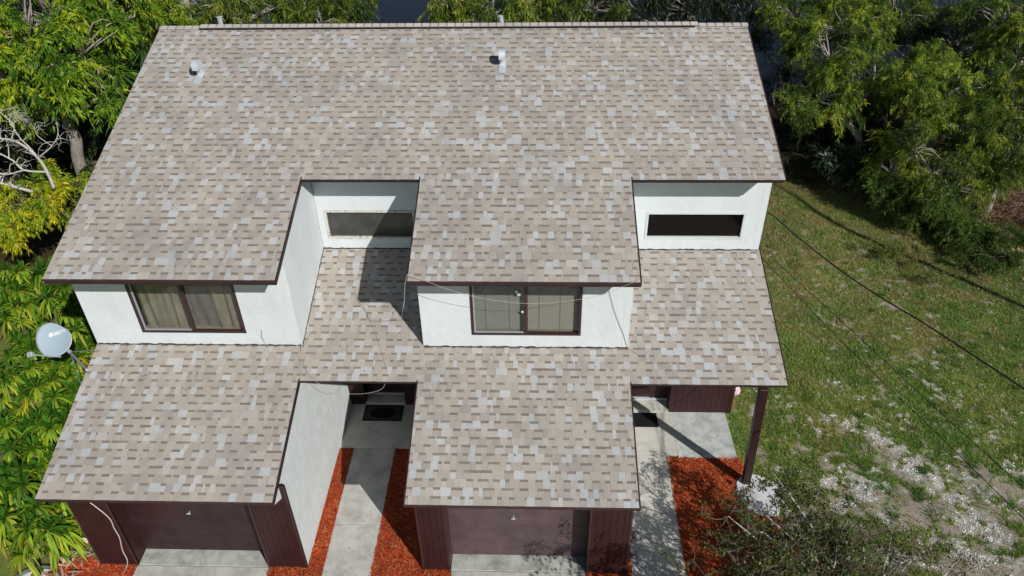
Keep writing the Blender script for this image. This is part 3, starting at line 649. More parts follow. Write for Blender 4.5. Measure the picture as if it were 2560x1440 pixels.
# the post
pb, pt = G(1864, 1207), G(1910, 967, zL(6.0)-.14)
hw = .085; P0 = []
for p in (pb, pt): P0 += [(p[0]-hw, p[1]-hw, p[2]-.02), (p[0]+hw, p[1]-hw, p[2]-.02), (p[0]+hw, p[1]+hw, p[2]-.02), (p[0]-hw, p[1]+hw, p[2]-.02)]
pm = MB(); pm.hexa(P0); pm.build('porch_post', MT['brown'], H, bevel=.008)

# ================================================================== small things at the house
o = MB().box(4.98, 5.98, 7.79, 8.34, .021, .026).build('doormat', mat('mat_backing', (.10, .095, .085), .95, .1), None); tag(o, 'dark patterned doormat with cross-hatched corners at left front door', 'doormat')
mb = MB(); x0, x1, y0, y1 = 4.98, 5.98, 7.79, 8.34
for k in range(-6, 12):
    for s in (1, -1):
        # diagonal ribs clipped to the mat
        pts = []
        for t in np.linspace(0, 1, 23):
            xx = x0+k*.1+t*.55 if s > 0 else x0+k*.1+.55-t*.55; yy = y0+t*.55
            if x0+.02 < xx < x1-.02: pts.append((xx, yy))
        if len(pts) > 3: a, b = pts[0], pts[-1]; mb.tube([(a[0], a[1], .031), (b[0], b[1], .031)], .007, 4)
mb.box(x0, x1, y0, y0+.03, .0265, .038).box(x0, x1, y1-.03, y1, .0265, .038).box(x0, x0+.03, y0+.03, y1-.03, .0265, .038).box(x1-.03, x1, y0+.03, y1-.03, .0265, .038)
mb.prism([((x0+x1)/2+.33*math.cos(t), (y0+y1)/2+.19*math.sin(t), .0265) for t in np.linspace(0, 2*math.pi, 24, endpoint=False)], (0, 0, .014)).build('rib_pattern', MT['black2'], o)
o = MB().box(11.55, 12.50, 7.68, 8.17, .021, .034).build('doormat', MT['mat_black'], None, bevel=.003); tag(o, 'plain black rubber doormat at right front door', 'doormat')
def bag(u, v, z, label, s):
    p = G(u, v, z); o = blobmesh('plastic_bag', p, s, MT['bag'], None, (.8, .5, 1.1), 3, .16); tag(o, label, 'plastic bag'); return o
bag(217, 1345, .18, 'crumpled pale pink plastic bag beside left garage corner plants', .13)
bag(1841, 978, .35, 'crumpled pale pink plastic bag at right end wall corner', .13)

# satellite dish ----------------------------------------------------
def dish():
    c = G(140, 852, 3.15); D = empty('satellite_dish', tuple(G(205, 905, 3.0)), 'grey satellite dish with white lettering on left roof edge', 'satellite dish')
    nrm = Vector((-.10, -.66, .74)).normalized(); ex = Vector((1, .12, .12)); ex = (ex-nrm*ex.dot(nrm)).normalized(); ey = nrm.cross(ex)
    C = Vector(c)
    def P(a, b, h): return C+ex*a+ey*b+nrm*h
    dep = lambda a, b: .34*(a*a+b*b)
    rings, seg = 9, 40; V = [P(0, 0, 0)]; Fq = []; 
    def outline(t):
        # egg: wide bottom left, narrower top right
        rr_ = .415*(1+.11*math.cos(2*(t-2.6))+.06*math.cos(t-R(150))-.05*math.cos(3*(t-R(60)))); return rr_
    for i in range(1, rings+1):
        for j in range(seg):
            t = 2*math.pi*j/seg; q = outline(t)*i/rings; a, b = q*math.cos(t), q*math.sin(t); V.append(P(a, b, dep(a, b)))
    k = len(V)
    for i in range(rings+1):   # back skin
        for j in range(seg if i else 1):
            t = 2*math.pi*j/seg; q = outline(t)*i/rings; a, b = q*math.cos(t), q*math.sin(t); V.append(P(a, b, dep(a, b)-.008))
    tri = [(0, 1+j, 1+(j+1) % seg) for j in range(seg)]+[(k, k+1+(j+1) % seg, k+1+j) for j in range(seg)]
    for i in range(rings-1):
        for j in range(seg):
            j2 = (j+1) % seg; a = 1+i*seg; b = a+seg; Fq.append((a+j, b+j, b+j2, a+j2)); a += k; b += k; Fq.append((a+j, a+j2, b+j2, b+j))
    a = 1+(rings-1)*seg
    for j in range(seg): j2 = (j+1) % seg; Fq.append((a+j, a+k+j, a+k+j2, a+j2))
    refl = np_mesh('reflector', V, [np.array(tri), np.array(Fq)], MT['dish'], D, None, True)
    # lettering
    cu = bpy.data.curves.new('lettering', 'FONT'); cu.body = 'DIRECTV'; cu.size = .098; cu.extrude = 0; cu.space_character = .95; cu.offset = .0012
    to = bpy.data.objects.new('tmp', cu); COL.objects.link(to); dg = bpy.context.evaluated_depsgraph_get(); dg.update()
    me = bpy.data.meshes.new_from_object(to.evaluated_get(dg)); bpy.data.objects.remove(to)
    bm = bmesh.new(); bm.from_mesh(me); bmesh.ops.subdivide_edges(bm, edges=bm.edges, cuts=1)
    rot = R(6)
    for v in bm.verts:
        a0, b0 = v.co.x*.86-.06, v.co.y*1.15+.125; a = a0*math.cos(rot)-b0*math.sin(rot)+.012; b = a0*math.sin(rot)+b0*math.cos(rot)
        v.co = P(a, b, dep(a, b)+.003)
    bm.to_mesh(me); bm.free(); me.name = 'lettering'; me.materials.clear(); me.materials.append(MT['logo']); link('lettering', me, None, D)
    mbk = MB(); 
    cx_, cy_, rr_ = -.115, .150, .047
    ring = [(cx_+rr_*math.cos(t), cy_+rr_*math.sin(t)) for t in np.linspace(0, 2*math.pi, 24, endpoint=False)]
    # globe emblem: bands separated by thin gaps
    for (lo, hi) in ((-1, -.62), (-.5, -.16), (-.04, .34), (.46, 1)):
        pts = []
        for yy in np.linspace(lo, hi, 5): pts.append((cx_-rr_*math.sqrt(max(0, 1-yy*yy)), cy_+rr_*yy))
        for yy in np.linspace(hi, lo, 5): pts.append((cx_+rr_*math.sqrt(max(0, 1-yy*yy)), cy_+rr_*yy+.006))
        mbk.prism([P(a, b, dep(a, b)+.002) for a, b in pts], tuple(nrm*.002))
    mbk.build('emblem', MT['logo'], D)
    lnb = C+ex*(-.44)+ey*(-.27)+nrm*.20; foot = C+ex*(.12)+ey*(-.40)+nrm*.02
    MB().tube([foot, lnb], .013, 8).tube([foot, C+ex*.0+ey*(-.2)-nrm*.03], .014, 6).build('feed_arm', MT['dmetal'], D)
    l = MB(); a = ex*.05; b = ey*.055; e = nrm*.05; q = lnb-ex*.03
    l.hexa([q-a-b-e, q+a-b-e, q+a+b-e, q-a+b-e, q-a*1.3-b+e, q+a*1.1-b+e, q+a*1.1+b*1.2+e, q-a*1.3+b*1.2+e]); l.build('receiver_head', MT['dmetal'], D, bevel=.008)
    hub = C+ex*.25+ey*(-.29)-nrm*.12; base_ = Vector((.0, 6.35, zL(6.35)-.0)); base_ = Vector(LR(245, 925, .02)); base_.x = -.06
    MB().tube([hub, hub+nrm*.05+ey*.02, C-nrm*.01+ex*.1-ey*.05], [.05, .045, .03], 8).build('bracket', MT['dmetal'], D)
    MB().tube([hub, (hub*.5+base_*.5), base_], .024, 10).build('mast', MT['dmetal'], D)
    s1 = Vector(LR(245, 875, .03)); s2 = Vector(LR(205, 968, .03)); MB().tube([hub, s1], .008, 6).build('strut', MT['dmetal'], D); MB().tube([hub, s2], .008, 6).build('strut', MT['dmetal'], D)
dish()

# loose cables ------------------------------------------------------
def cable(pts, r, label, m='wire', name='cable', cat='cable', n=6): return tag(MB().tube(curve_pts(pts, n), r, 5).build(name, MT[m], None, True), label, cat)
ye = YUF-.05
cable([UR(1046, 694, .03), Y(1018, 686, ye), Y(1050, 697, ye), Y(1140, 730, ye), Y(1230, 750, ye), Y(1330, 759, ye), Y(1430, 751, ye), Y(1500, 738, ye), Y(1560, 715, ye), Y(1597, 701, ye), UR(1594, 694, .02)], .0036, 'white cable sagging across the right window from eave corner to eave corner')
cable([Y(1018, 686, ye-.01), Y(1012, 715, ye+.02), Y(1011, 750, ye+.1), Y(1006, 780, ye+.15), LR(1003, 800, .02)], .006, 'white cable dropping from the middle eave corner to the lower roof')
cable([LR(898, 745, .018), LR(925, 800, .018), LR(945, 850, .018), LR(960, 900, .018), LR(969, 930, .018), G(966, 944, 3.44), G(957, 970, 3.2), G(930, 981, 3.15), G(895, 985, 3.1), G(860, 982, 3.08), G(815, 968, 3.25), LR(780, 945, .03), LR(757, 905, .018), LR(752, 872, .018)], .0036, 'thin grey cable looping over the recess eave above left front door')
cable([Y(655, 825, YF-.02), Y(655, 842, YF-.03), LR(668, 862, .02), LR(700, 873, .02), LR(735, 868, .02), Y(752, 860, YF-.03), LR(754, 885, .018), LR(753, 920, .018), LR(752, 946, .018)], .008, 'white cable looped at the foot of the left upper wall')
cable([Y(1521, 716, YF-.02), Y(1533, 765, YF-.02), Y(1545, 800, YF-.02), Y(1560, 838, YF-.02), Y(1570, 866, YF-.03), LR(1600, 888, .018), LR(1650, 912, .018), LR(1700, 930, .018), LR(1760, 938, .018), LR(1830, 936, .018), LR(1900, 915, .018), LR(1950, 880, .018)], .005, 'thin grey cable from the right upper wall down across the lower right roof')
cable([(.48, YG-.04, 2.45), Y(268, 1290, YG-.04), Y(285, 1320, YG-.04), Y(299, 1345, YG-.04), Y(306, 1375, YG-.05), Y(318, 1400, YG-.06), G(316, 1418, .03), G(304, 1445, .02)], .013, 'white cable running down the left garage front panel')
for (a, b, r_, lb) in (((1921, 532), (2562, 972), .017, 'thick black service cable crossing the lawn from the right wall'),):
    p0 = Y(a[0], a[1], 9.3); pts = []
    ctl = [(1921, 532, 5.05), (1985, 585, 5.0), (2100, 675, 5.0), (2200, 742, 5.05), (2300, 802, 5.2), (2420, 880, 5.4), (2562, 974, 5.7), (2760, 1120, 6.1)]
    cable([(14.50, 9.5, 5.05)]+[tuple(G(u, v, z)) for u, v, z in ctl]+[tuple(2.6*G(*ctl[-1])-1.6*G(*ctl[-2]))], r_, lb, 'bwire', 'power_line', 'power line')
cable([(14.53, 9.45, 4.3)]+[tuple(G(u, v, z)) for u, v, z in [(1910, 650, 4.3), (2100, 850, 4.4), (2330, 1072, 4.7), (2562, 1300, 5.1), (2760, 1500, 5.5)]]+[tuple(3*G(*(2760, 1500, 5.5))-2*G(*(2562, 1300, 5.1)))], .0075, 'lower thin black wire running over the lawn to the corner', 'bwire', 'power_line', 'power line')
cable([(14.53, 9.45, 4.45)]+[tuple(G(u, v, z)) for u, v, z in [(1910, 628, 4.45), (2100, 800, 4.55), (2330, 1012, 4.8), (2562, 1222, 5.2), (2760, 1400, 5.6)]]+[tuple(3*G(*(2760, 1400, 5.6))-2*G(*(2562, 1222, 5.2)))], .0075, 'upper thin black wire of the pair over the gravelly lawn', 'bwire', 'power_line', 'power line')

# hose and pavers at bottom left
hp = []
for k in range(90): t = k/90*2*math.pi*2.6; rr_ = .42+.03*math.sin(k*.37); hp.append((-1.05+rr_*1.15*math.cos(t), 3.02+rr_*math.sin(t), -.01+.004*k*.3+.01))
tag(MB().tube(hp, .012, 6).build('garden_hose', MT['hose'], None, True), 'coiled garden hose on the ground below the left hedge', 'hose')
tag(MB().box(-1.45, -1.28, 2.6, 3.35, -.03, .012).build('paver', MT['slabw'], None, bevel=.01), 'narrow pale paver left inside the hose coil', 'paver')
tag(MB().box(-1.05, -.86, 2.6, 3.42, -.03, .012).build('paver', MT['slabw'], None, bevel=.01), 'wide pale paver at the mulch edge inside the hose coil', 'paver')
# ================================================================== PLANTS
def leafcloud(name, P, D, Ln, Wd, C, m, parent=None, r=None, up=.6):
    """diamond leaves: P base points, D unit directions"""
    r = r or rng; n = len(P); q = r.normal(0, 1, (n, 3)); q[:, 2] += up*1.0
    s = np.cross(D, q); s /= np.linalg.norm(s, axis=1, keepdims=True)+1e-9; nn = np.cross(s, D)
    Ln = np.asarray(Ln)[:, None]; Wd = np.asarray(Wd)[:, None]
    V = np.stack([P, P+D*Ln*.42+s*Wd*.5-nn*Wd*.12, P+D*Ln+np.array([0, 0, -.12])*Ln, P+D*Ln*.42-s*Wd*.5-nn*Wd*.12], 1)
    return np_mesh(name, V.reshape(-1, 3), np.arange(4*n).reshape(-1, 4), m, parent, np.repeat(C, 4, 0))
def limb(mb, a, b, r0, r1, rr, bend=.12, k=6, sides=6):
    a, b = np.array(a, float), np.array(b, float); d = np.linalg.norm(b-a); P = []
    off = rr.normal(0, bend*d, 3); off2 = rr.normal(0, bend*d*.4, 3)
    for t in np.linspace(0, 1, k): P.append(a*(1-t)+b*t+off*math.sin(math.pi*t)+off2*math.sin(2*math.pi*t)+np.array([0, 0, .1*d*math.sin(math.pi*t)]))
    mb.tube(P, list(np.linspace(r0, r1, k)), sides); return P
def tree(name, label, cat, base_, lobes, nclump, per, leaf, pal, seed, droop=.5, trunk=.2, bark='bark', spray=.7, group=None, twigs=.5, lean=None, bright=1.0, shell=.55, leafname='crown', trunkpath=None, sub=7):
    """lobes: (x,y,z,rx,ry,rz,weight)"""
    r = np.random.default_rng(seed); T = empty(name, tuple(map(float, base_)), label, cat, group); base_ = np.array(base_, float)
    wt = np.array([l[6] if len(l) > 6 else l[3]*l[4] for l in lobes], float); wt /= wt.sum(); cl = []
    for i, l in enumerate(lobes):
        k = max(3, int(nclump*wt[i])); d = r.normal(0, 1, (k, 3)); d[:, 2] = d[:, 2]*.9+.15; d /= np.linalg.norm(d, axis=1, keepdims=True)
        rad = shell+(1-shell)*r.random(k)**.6; rad *= .86+.32*fbm(d[:, 0]*2+i*5, d[:, 1]*2+d[:, 2]*2, 1.6, seed % 17)
        c = np.array(l[:3])+d*np.array(l[3:6])*rad[:, None]; cl.append(np.concatenate([c, d, np.full((k, 1), i)], 1))
    cl = np.concatenate(cl)
    if sub:
        ctr = cl[r.choice(len(cl), max(4, len(cl)//sub), replace=False)]
        j = np.argmin(((cl[:, None, :3]-ctr[None, :, :3])**2).sum(2), 1); pull = r.uniform(.55, .9, (len(cl), 1)); cl[:, :3] = cl[:, :3]*(1-pull)+ctr[j, :3]*pull+r.normal(0, .07, (len(cl), 3))
    cl = cl[cl[:, 2] > .25]
    mb = MB(); cen = np.array([l[:3] for l in lobes]).mean(0); fork = base_*.35+cen*.65; fork[2] = base_[2]+(min(l[2]-l[5]*.5 for l in lobes)-base_[2])*.8
    if trunkpath is not None: mb.tube(curve_pts(trunkpath, 5), list(np.linspace(trunk, trunk*.72, (len(trunkpath)-1)*5+1)), 12); fork = np.array(trunkpath[-1], float)
    else: limb(mb, base_-np.array([0, 0, .2]), fork, trunk, trunk*.75, r, .05, 8, 9)
    for i, l in enumerate(lobes):
        hub = np.array(l[:3])-np.array([0, 0, l[5]*.35]); limb(mb, fork, hub, trunk*(.6 if trunkpath is None else .4), trunk*.22, r, .12, 7, 7)
        idx = np.where(cl[:, 6] == i)[0]; r.shuffle(idx)
        for j in idx[:max(3, int(len(idx)*twigs))]: limb(mb, hub, cl[j, :3], trunk*.2, .010, r, .1, 5, 4)
    mb.build('trunk', MT[bark], T, True)
    # leaves on drooping sprays
    n = len(cl); ns = 4; tot = n*per; ci = np.repeat(np.arange(n), per); sp = r.integers(0, ns, tot)
    sd = cl[:, None, 3:6]*.7+r.normal(0, .75, (n, ns, 3)); sd[:, :, 2] -= droop*.35; sd /= np.linalg.norm(sd, axis=2, keepdims=True)
    slen = spray*r.uniform(.5, 1.2, (n, ns)); t = r.random(tot)**.7; d = sd[ci, sp]; P = cl[ci, :3]+d*(t*slen[ci, sp])[:, None]
    P[:, 2] -= droop*.55*(t*slen[ci, sp])**2/spray*1.2; P += r.normal(0, .045*spray, (tot, 3))
    D = d*.55+r.normal(0, .5, (tot, 3)); D[:, 2] -= droop*(.5+.6*t); D /= np.linalg.norm(D, axis=1, keepdims=True)
    pal = np.array(pal); cw = r.random(n); cc = np.clip(cw+.25*r.normal(0, 1, n), 0, .999); a = (cc*(len(pal)-1)); i0 = a.astype(int); f = (a-i0)[:, None]
    cb = pal[i0]*(1-f)+pal[np.minimum(i0+1, len(pal)-1)]*f
    C = cb[ci]*r.uniform(.65, 1.3, (tot, 1))*bright; tipy = (t > .75) & (r.random(tot) < .35); C = np.where(tipy[:, None], C*np.array([1.3, 1.2, .8]), C)
    leafcloud(leafname, P, D, r.uniform(*leaf[0], tot), r.uniform(*leaf[1], tot), C, MT['leaf'], T, r); return T
def LOBE(u, v, y, rx, ry, rz, w=None):
    p = Y(u, v, y); return (p[0], p[1], p[2], rx, ry, rz)+((w,) if w else ())
MANGO = [(.05, .125, .012), (.09, .19, .016), (.14, .26, .018), (.20, .32, .02), (.30, .37, .022)]
WIL = [(.035, .07, .015), (.07, .13, .02), (.13, .21, .026), (.21, .31, .032), (.36, .42, .04)]
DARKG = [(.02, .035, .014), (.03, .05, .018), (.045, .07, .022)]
YEL = [(.15, .28, .016), (.27, .38, .018), (.42, .46, .018), (.52, .50, .025)]
# left: big drooping-leaf tree whose trunk stands beside the roof
tb = Y(220, 480, 16.0); tr = [(-6.6, 15.9, -.2), tuple(Y(225, 480, 16.0)), tuple(Y(196, 400, 16.0)), tuple(Y(190, 350, 16.0)), tuple(Y(172, 310, 16.1)), tuple(Y(166, 262, 16.2))]
tr[0] = (tr[1][0]+.25, 15.9, -.2)
tree('broadleaf_tree', 'large tree with grey curved trunk and drooping yellow-green leaves left of the roof', 'tree', tr[0],
     [LOBE(60, 60, 16.5, 1.9, 1.6, 1.3), LOBE(190, 110, 16.2, 1.5, 1.3, 1.1), LOBE(60, 190, 15.8, 1.5, 1.2, 1.1), LOBE(240, 200, 15.6, 1.0, .9, .6), LOBE(120, 20, 17.5, 2.0, 1.5, 1.2), LOBE(290, 70, 17.8, 1.2, 1.2, .9), LOBE(50, 285, 16.3, .9, .8, .6), LOBE(165, 215, 15.3, .75, .6, .4), LOBE(110, 165, 15.2, 1.0, .7, .6), LOBE(250, 10, 18, 1.4, 1.3, 1.0), LOBE(-60, 130, 16, 1.6, 1.5, 1.5)],
     560, 95, ((.13, .25), (.035, .062)), MANGO, 5, .75, .21, 'greybark', .55, twigs=.35, trunkpath=tr, bright=1.15)
tree('broadleaf_tree', 'fine-leaved green tree behind the left end of the ridge', 'tree', (-6, 24, -.1),
     [LOBE(350, 60, 22, 1.7, 1.3, 1.3), LOBE(330, 130, 21, 1.5, 1.2, 1.0), LOBE(400, 95, 20.5, .9, .8, .8), LOBE(300, 10, 24, 1.8, 1.5, 1.3)], 240, 110, ((.12, .22), (.018, .032)), WIL, 8, .8, .14, 'bark', .6, bright=.8)
tree('broadleaf_tree', 'dark tree standing deep behind the left tree crown', 'tree', (-14, 27, -.1),
     [LOBE(120, 130, 24, 3, 1.5, 2.2), LOBE(-40, 320, 21, 2.5, 1.5, 2.0), LOBE(280, 170, 23, 2, 1.3, 1.5), LOBE(120, 330, 21, 2, 1, 1.2)], 420, 60, ((.15, .28), (.05, .09)), DARKG, 9, .6, .2, 'bark', .6, twigs=.15)
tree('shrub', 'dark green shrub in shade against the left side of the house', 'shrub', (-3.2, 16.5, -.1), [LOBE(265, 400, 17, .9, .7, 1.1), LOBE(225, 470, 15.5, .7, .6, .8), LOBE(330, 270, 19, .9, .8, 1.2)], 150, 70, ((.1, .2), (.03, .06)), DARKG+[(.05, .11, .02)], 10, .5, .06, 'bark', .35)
tree('shrub', 'yellow-leaved shrub below the bare grey branches', 'shrub', tuple(G(110, 560))[:2]+(-.1,),
     [LOBE(60, 500, 14.2, .95, .7, .55), LOBE(140, 490, 14.4, .9, .7, .55), LOBE(40, 560, 13.2, .6, .5, .35), LOBE(170, 540, 13.6, .55, .5, .4), LOBE(150, 450, 15.2, .9, .6, .5), LOBE(40, 600, 12.9, .35, .3, .25), LOBE(10, 520, 14, .7, .6, .5)],
     260, 75, ((.11, .2), (.03, .05)), YEL, 12, .8, .05, 'bark', .35, bright=.95)
# dead tree
def bare(name, label, paths, bark='bleached', seed=3, twig=8, tl=.5, r0=.03, cat='tree', up=.3):
    r = np.random.default_rng(seed); T = empty(name, tuple(map(float, paths[0][0][0])), label, cat); mb = MB(); tw = MB()
    for P, ra, rb in paths:
        Q = curve_pts(P, 6); mb.tube(Q, list(np.linspace(ra, rb, len(Q))), 7)
        for k in range(twig):
            i = r.integers(len(Q)//3, len(Q)); a = Q[i]; d = r.normal(0, 1, 3); d[2] = abs(d[2])*up+r.normal(0, .25); d /= np.linalg.norm(d); l = tl*r.uniform(.4, 1.2)
            b = limb(tw, a, a+d*l, rb*.7+.003, .003, r, .14, 5, 4)
            for q in range(3): j = r.integers(2, 5); e = r.normal(0, 1, 3); e /= np.linalg.norm(e); limb(tw, b[j], b[j]+e*l*.5, .004, .002, r, .16, 4, 3)
    mb.build('trunk', MT[bark], T, True); tw.build('twigs', MT[bark], T); return T
YD_ = 14.0
def pp(*uv, y=YD_, dy=0): return [tuple(Y(u, v, y+dy*i)) for i, (u, v) in enumerate(uv)]
bare('dead_tree', 'bare pale dead tree with forking branches left of the trunk', [
    (pp((135, 470), (118, 430), (95, 395), (60, 365), (28, 350), (-20, 345)), .055, .022), (pp((95, 395), (75, 370), (50, 345), (28, 310)), .03, .012), (pp((28, 350), (35, 315), (10, 290), (-5, 275)), .022, .008),
    (pp((118, 430), (60, 425), (30, 400), (-20, 375)), .035, .02), (pp((95, 395), (130, 365), (145, 335), (140, 305)), .022, .008), (pp((60, 425), (20, 435), (-30, 428)), .028, .015), (pp((85, 480), (40, 468), (-10, 455)), .05, .04), (pp((28, 310), (50, 300), (72, 298)), .012, .005), (pp((130, 365), (95, 340), (85, 320)), .014, .005)], seed=21, twig=6, tl=.5)
# spiky yucca heads beside the roof
def yucca(cx, label, heads, seed):
    r = np.random.default_rng(seed); T = empty('yucca', (float(heads[0][0]), float(heads[0][1])+.3, -.1), label, 'yucca'); mb = MB(); V = []; Fq = []; C = []
    for (hx, hy, hz, n, ln) in heads:
        limb(mb, (heads[0][0], heads[0][1]+.3, -.1), (hx, hy, hz), .07, .05, r, .04, 6, 7)
        for k in range(n):
            az = k*2.399+r.normal(0, .1); el = math.radians(85-115*(k/n)**.8); l = ln*r.uniform(.8, 1.1); d = np.array([math.cos(az)*math.cos(el), math.sin(az)*math.cos(el), math.sin(el)]); s = np.cross(d, (0, 0, 1)); s /= np.linalg.norm(s)+1e-6
            w = .022; m0 = len(V); p0 = np.array([hx, hy, hz]); c = np.array([.05, .12, .03])*r.uniform(.7, 1.5)
            for t, ww in ((0, .7), (.35, 1), (.7, .75), (1, .05)):
                q = p0+d*l*t+np.array([0, 0, -.25*l*t*t*math.cos(el)]); V += [q-s*w*ww, q+s*w*ww]; C += [c, c]
            for i in range(3): a = m0+2*i; Fq.append((a, a+1, a+3, a+2))
    mb.build('trunk', MT['bark'], T, True); np_mesh('fronds', V, Fq, MT['broad'], T, np.array(C))
a = Y(288, 175, 16.8); b = Y(246, 145, 17.6); c_ = Y(372, 125, 17.6); yucca(0, 'tall spiky yucca with several heads beside the left roof edge', [(a[0], a[1], a[2], 90, 1.0), (b[0], b[1], b[2], 60, .75), (c_[0]-.2, c_[1], c_[2], 60, .8)], 4)
a = Y(292, 290, 15.6); yucca(0, 'low shaded yucca under the tall yucca', [(a[0]-.1, a[1], a[2], 50, .7)], 6)

# ---- broad strap-leaf hedge (dracaena) along the left wall
def dracaena(x, y, h, label, seed, nheads, yellow, spread=.6, size=1.0):
    r = np.random.default_rng(seed); T = empty('dracaena', (x, y, -.05), label, 'dracaena', 'dracaenas of the left hedge'); mb = MB(); V = []; Fq = []; C = []; D2 = [[], [], []]
    for hh in range(nheads):
        a = hh*2.4+r.random(); rad = spread*math.sqrt((hh+.3)/nheads); hx, hy, hz = x+rad*math.cos(a), y+rad*math.sin(a), h*r.uniform(.62, 1.05)-rad*.35
        hx = min(hx, -.28); limb(mb, (x, y, -.05), (hx, hy, hz), .03, .022, r, .04, 5, 6); nl = r.integers(34, 46); hue = np.clip(yellow+r.normal(0, .15), 0, 1)
        for k in range(nl):
            t0 = k/nl; az = k*2.399+r.normal(0, .45); el = math.radians(74-88*t0+r.normal(0, 16)); l = size*r.uniform(.32, .60)*(1-.25*abs(t0-.6)); w = size*r.uniform(.040, .062)*.62
            d = np.array([math.cos(az)*math.cos(el), math.sin(az)*math.cos(el), math.sin(el)]); s = np.array([-math.sin(az), math.cos(az), 0]); p0 = np.array([hx, hy, hz+.05*(1-t0)])
            yl = np.clip(hue*.62+(t0-.52)*1.1+r.normal(0, .18), 0, 1); g1 = np.array([.045, .145, .012]); g2 = np.array([.19, .32, .018]); g3 = np.array([.36, .38, .03])
            c = (g1*(1-yl*2)+g2*yl*2) if yl < .5 else (g2*(2-yl*2)+g3*(yl*2-1)); c = c*r.uniform(.6, 1.55)*(np.array([1.0, .62, .6]) if r.random() < .05 else 1.0); m0 = len(V); droop = .38+.45*t0+r.uniform(0, .2)
            for t, ww in ((0, .35), (.22, .8), (.5, 1), (.78, .75), (1, .04)):
                q = p0+d*l*t*(1-.12*t)+np.array([0, 0, -droop*l*t*t*max(.2, math.cos(el))]); up_ = np.cross(s, d)*-1; mid = q-np.array([0, 0, 1])*w*.28*ww
                V += [q-s*w*ww, mid, q+s*w*ww]; ct = c*(1+.12*t); C += [ct, ct*.82, ct]
            for i in range(4): q0 = m0+3*i; Fq += [(q0, q0+1, q0+4, q0+3), (q0+1, q0+2, q0+5, q0+4)]
    mb.build('stem', MT['bark'], T, True); np_mesh('leaves', V, Fq, MT['broad'], T, np.array(C), True)
DR = [  # photo pixel of the crown centre, height, heads, yellowness, label
 (35, 690, 1.7, 8, .55, 'dracaena at the far end of the hedge, nearest the bare soil'), (130, 660, 1.6, 6, .2, 'dark green dracaena just under the upper eave corner'),
 (30, 770, 1.7, 7, .6, 'dracaena with hanging yellow lower leaves above the dish at picture edge'), (120, 745, 1.7, 6, .35, 'dracaena between the eave corner and the dish'), (205, 770, 1.5, 5, .45, 'dracaena behind the dish by the upper wall'),
 (190, 850, 1.5, 6, .55, 'dracaena filling the gap between dish and wall'), (60, 860, 1.2, 5, .35, 'low dracaena under the dish receiver'), (140, 920, 1.5, 6, .8, 'dracaena with orange-yellow leaves hanging below the dish'),
 (20, 950, 1.8, 7, .45, 'dracaena at picture edge level with the dish foot'), (90, 990, 1.9, 8, .6, 'yellow-green dracaena mound left of the lower roof top'), (175, 985, 1.6, 5, .3, 'green dracaena squeezed against the lower roof edge below the dish strut'),
 (30, 1060, 1.7, 7, .45, 'wide dracaena halfway down the hedge at picture edge'), (120, 1080, 1.8, 7, .4, 'dracaena touching the middle of the lower roof edge'), (50, 1150, 1.9, 8, .3, 'upright dark leafed dracaena left of the lower roof'),
 (120, 1180, 1.5, 5, .35, 'dracaena right beside the lower eave corner'), (15, 1235, 1.8, 7, .4, 'dracaena at picture edge level with the lower eave'), (90, 1285, 1.6, 8, .45, 'dracaena directly under the lower eave corner'),
 (165, 1285, 1.2, 5, .5, 'dracaena leaning on the dark garage corner'), (20, 1290, 1.3, 6, .85, 'yellowest dracaena at the near end of the hedge by picture edge'), (100, 1325, 1.1, 6, .75, 'yellow dracaena at the near end above the hose')]
for i, (u, v, h, nh, ye_, lb) in enumerate(DR):
    p = G(u, v, h*.85); dracaena(min(p[0], -.42), p[1], h, lb, 100+i, nh+3, ye_, .58, 1.0)
# dead sheath leaves at the hedge foot
r = np.random.default_rng(77); Pd = np.stack([r.uniform(-.75, -.15, 60), r.uniform(3.1, 4.6, 60), r.uniform(0, .12, 60)], 1)
t = chips('fallen_leaves', Pd, (.2, .45), (.03, .06), [(.40, .31, .22), (.30, .22, .15), (.5, .42, .32)], MT['attr'], 78, .6); tag(t, 'dry tan dracaena leaves fallen at the hedge foot', 'leaf litter', kind='stuff')
# leaf litter on the lawn
r = np.random.default_rng(81); n = 34000; x = r.uniform(14.7, 26, n); y = r.uniform(2.5, 24, n); k = r.random(n) < m_litter(x, y)*.85+.035; x, y = x[k], y[k]
Pl = np.stack([x, y, np.full(len(x), -.02)], 1)
t = chips('leaf_litter', Pl, (.05, .16), (.008, .022), [(.30, .15, .07), (.38, .22, .10), (.22, .10, .05), (.50, .38, .22), (.16, .08, .04)], MT['attr'], 82, .5); tag(t, 'brown fallen leaves strewn over the lawn near the trees', 'leaf litter', kind='stuff')

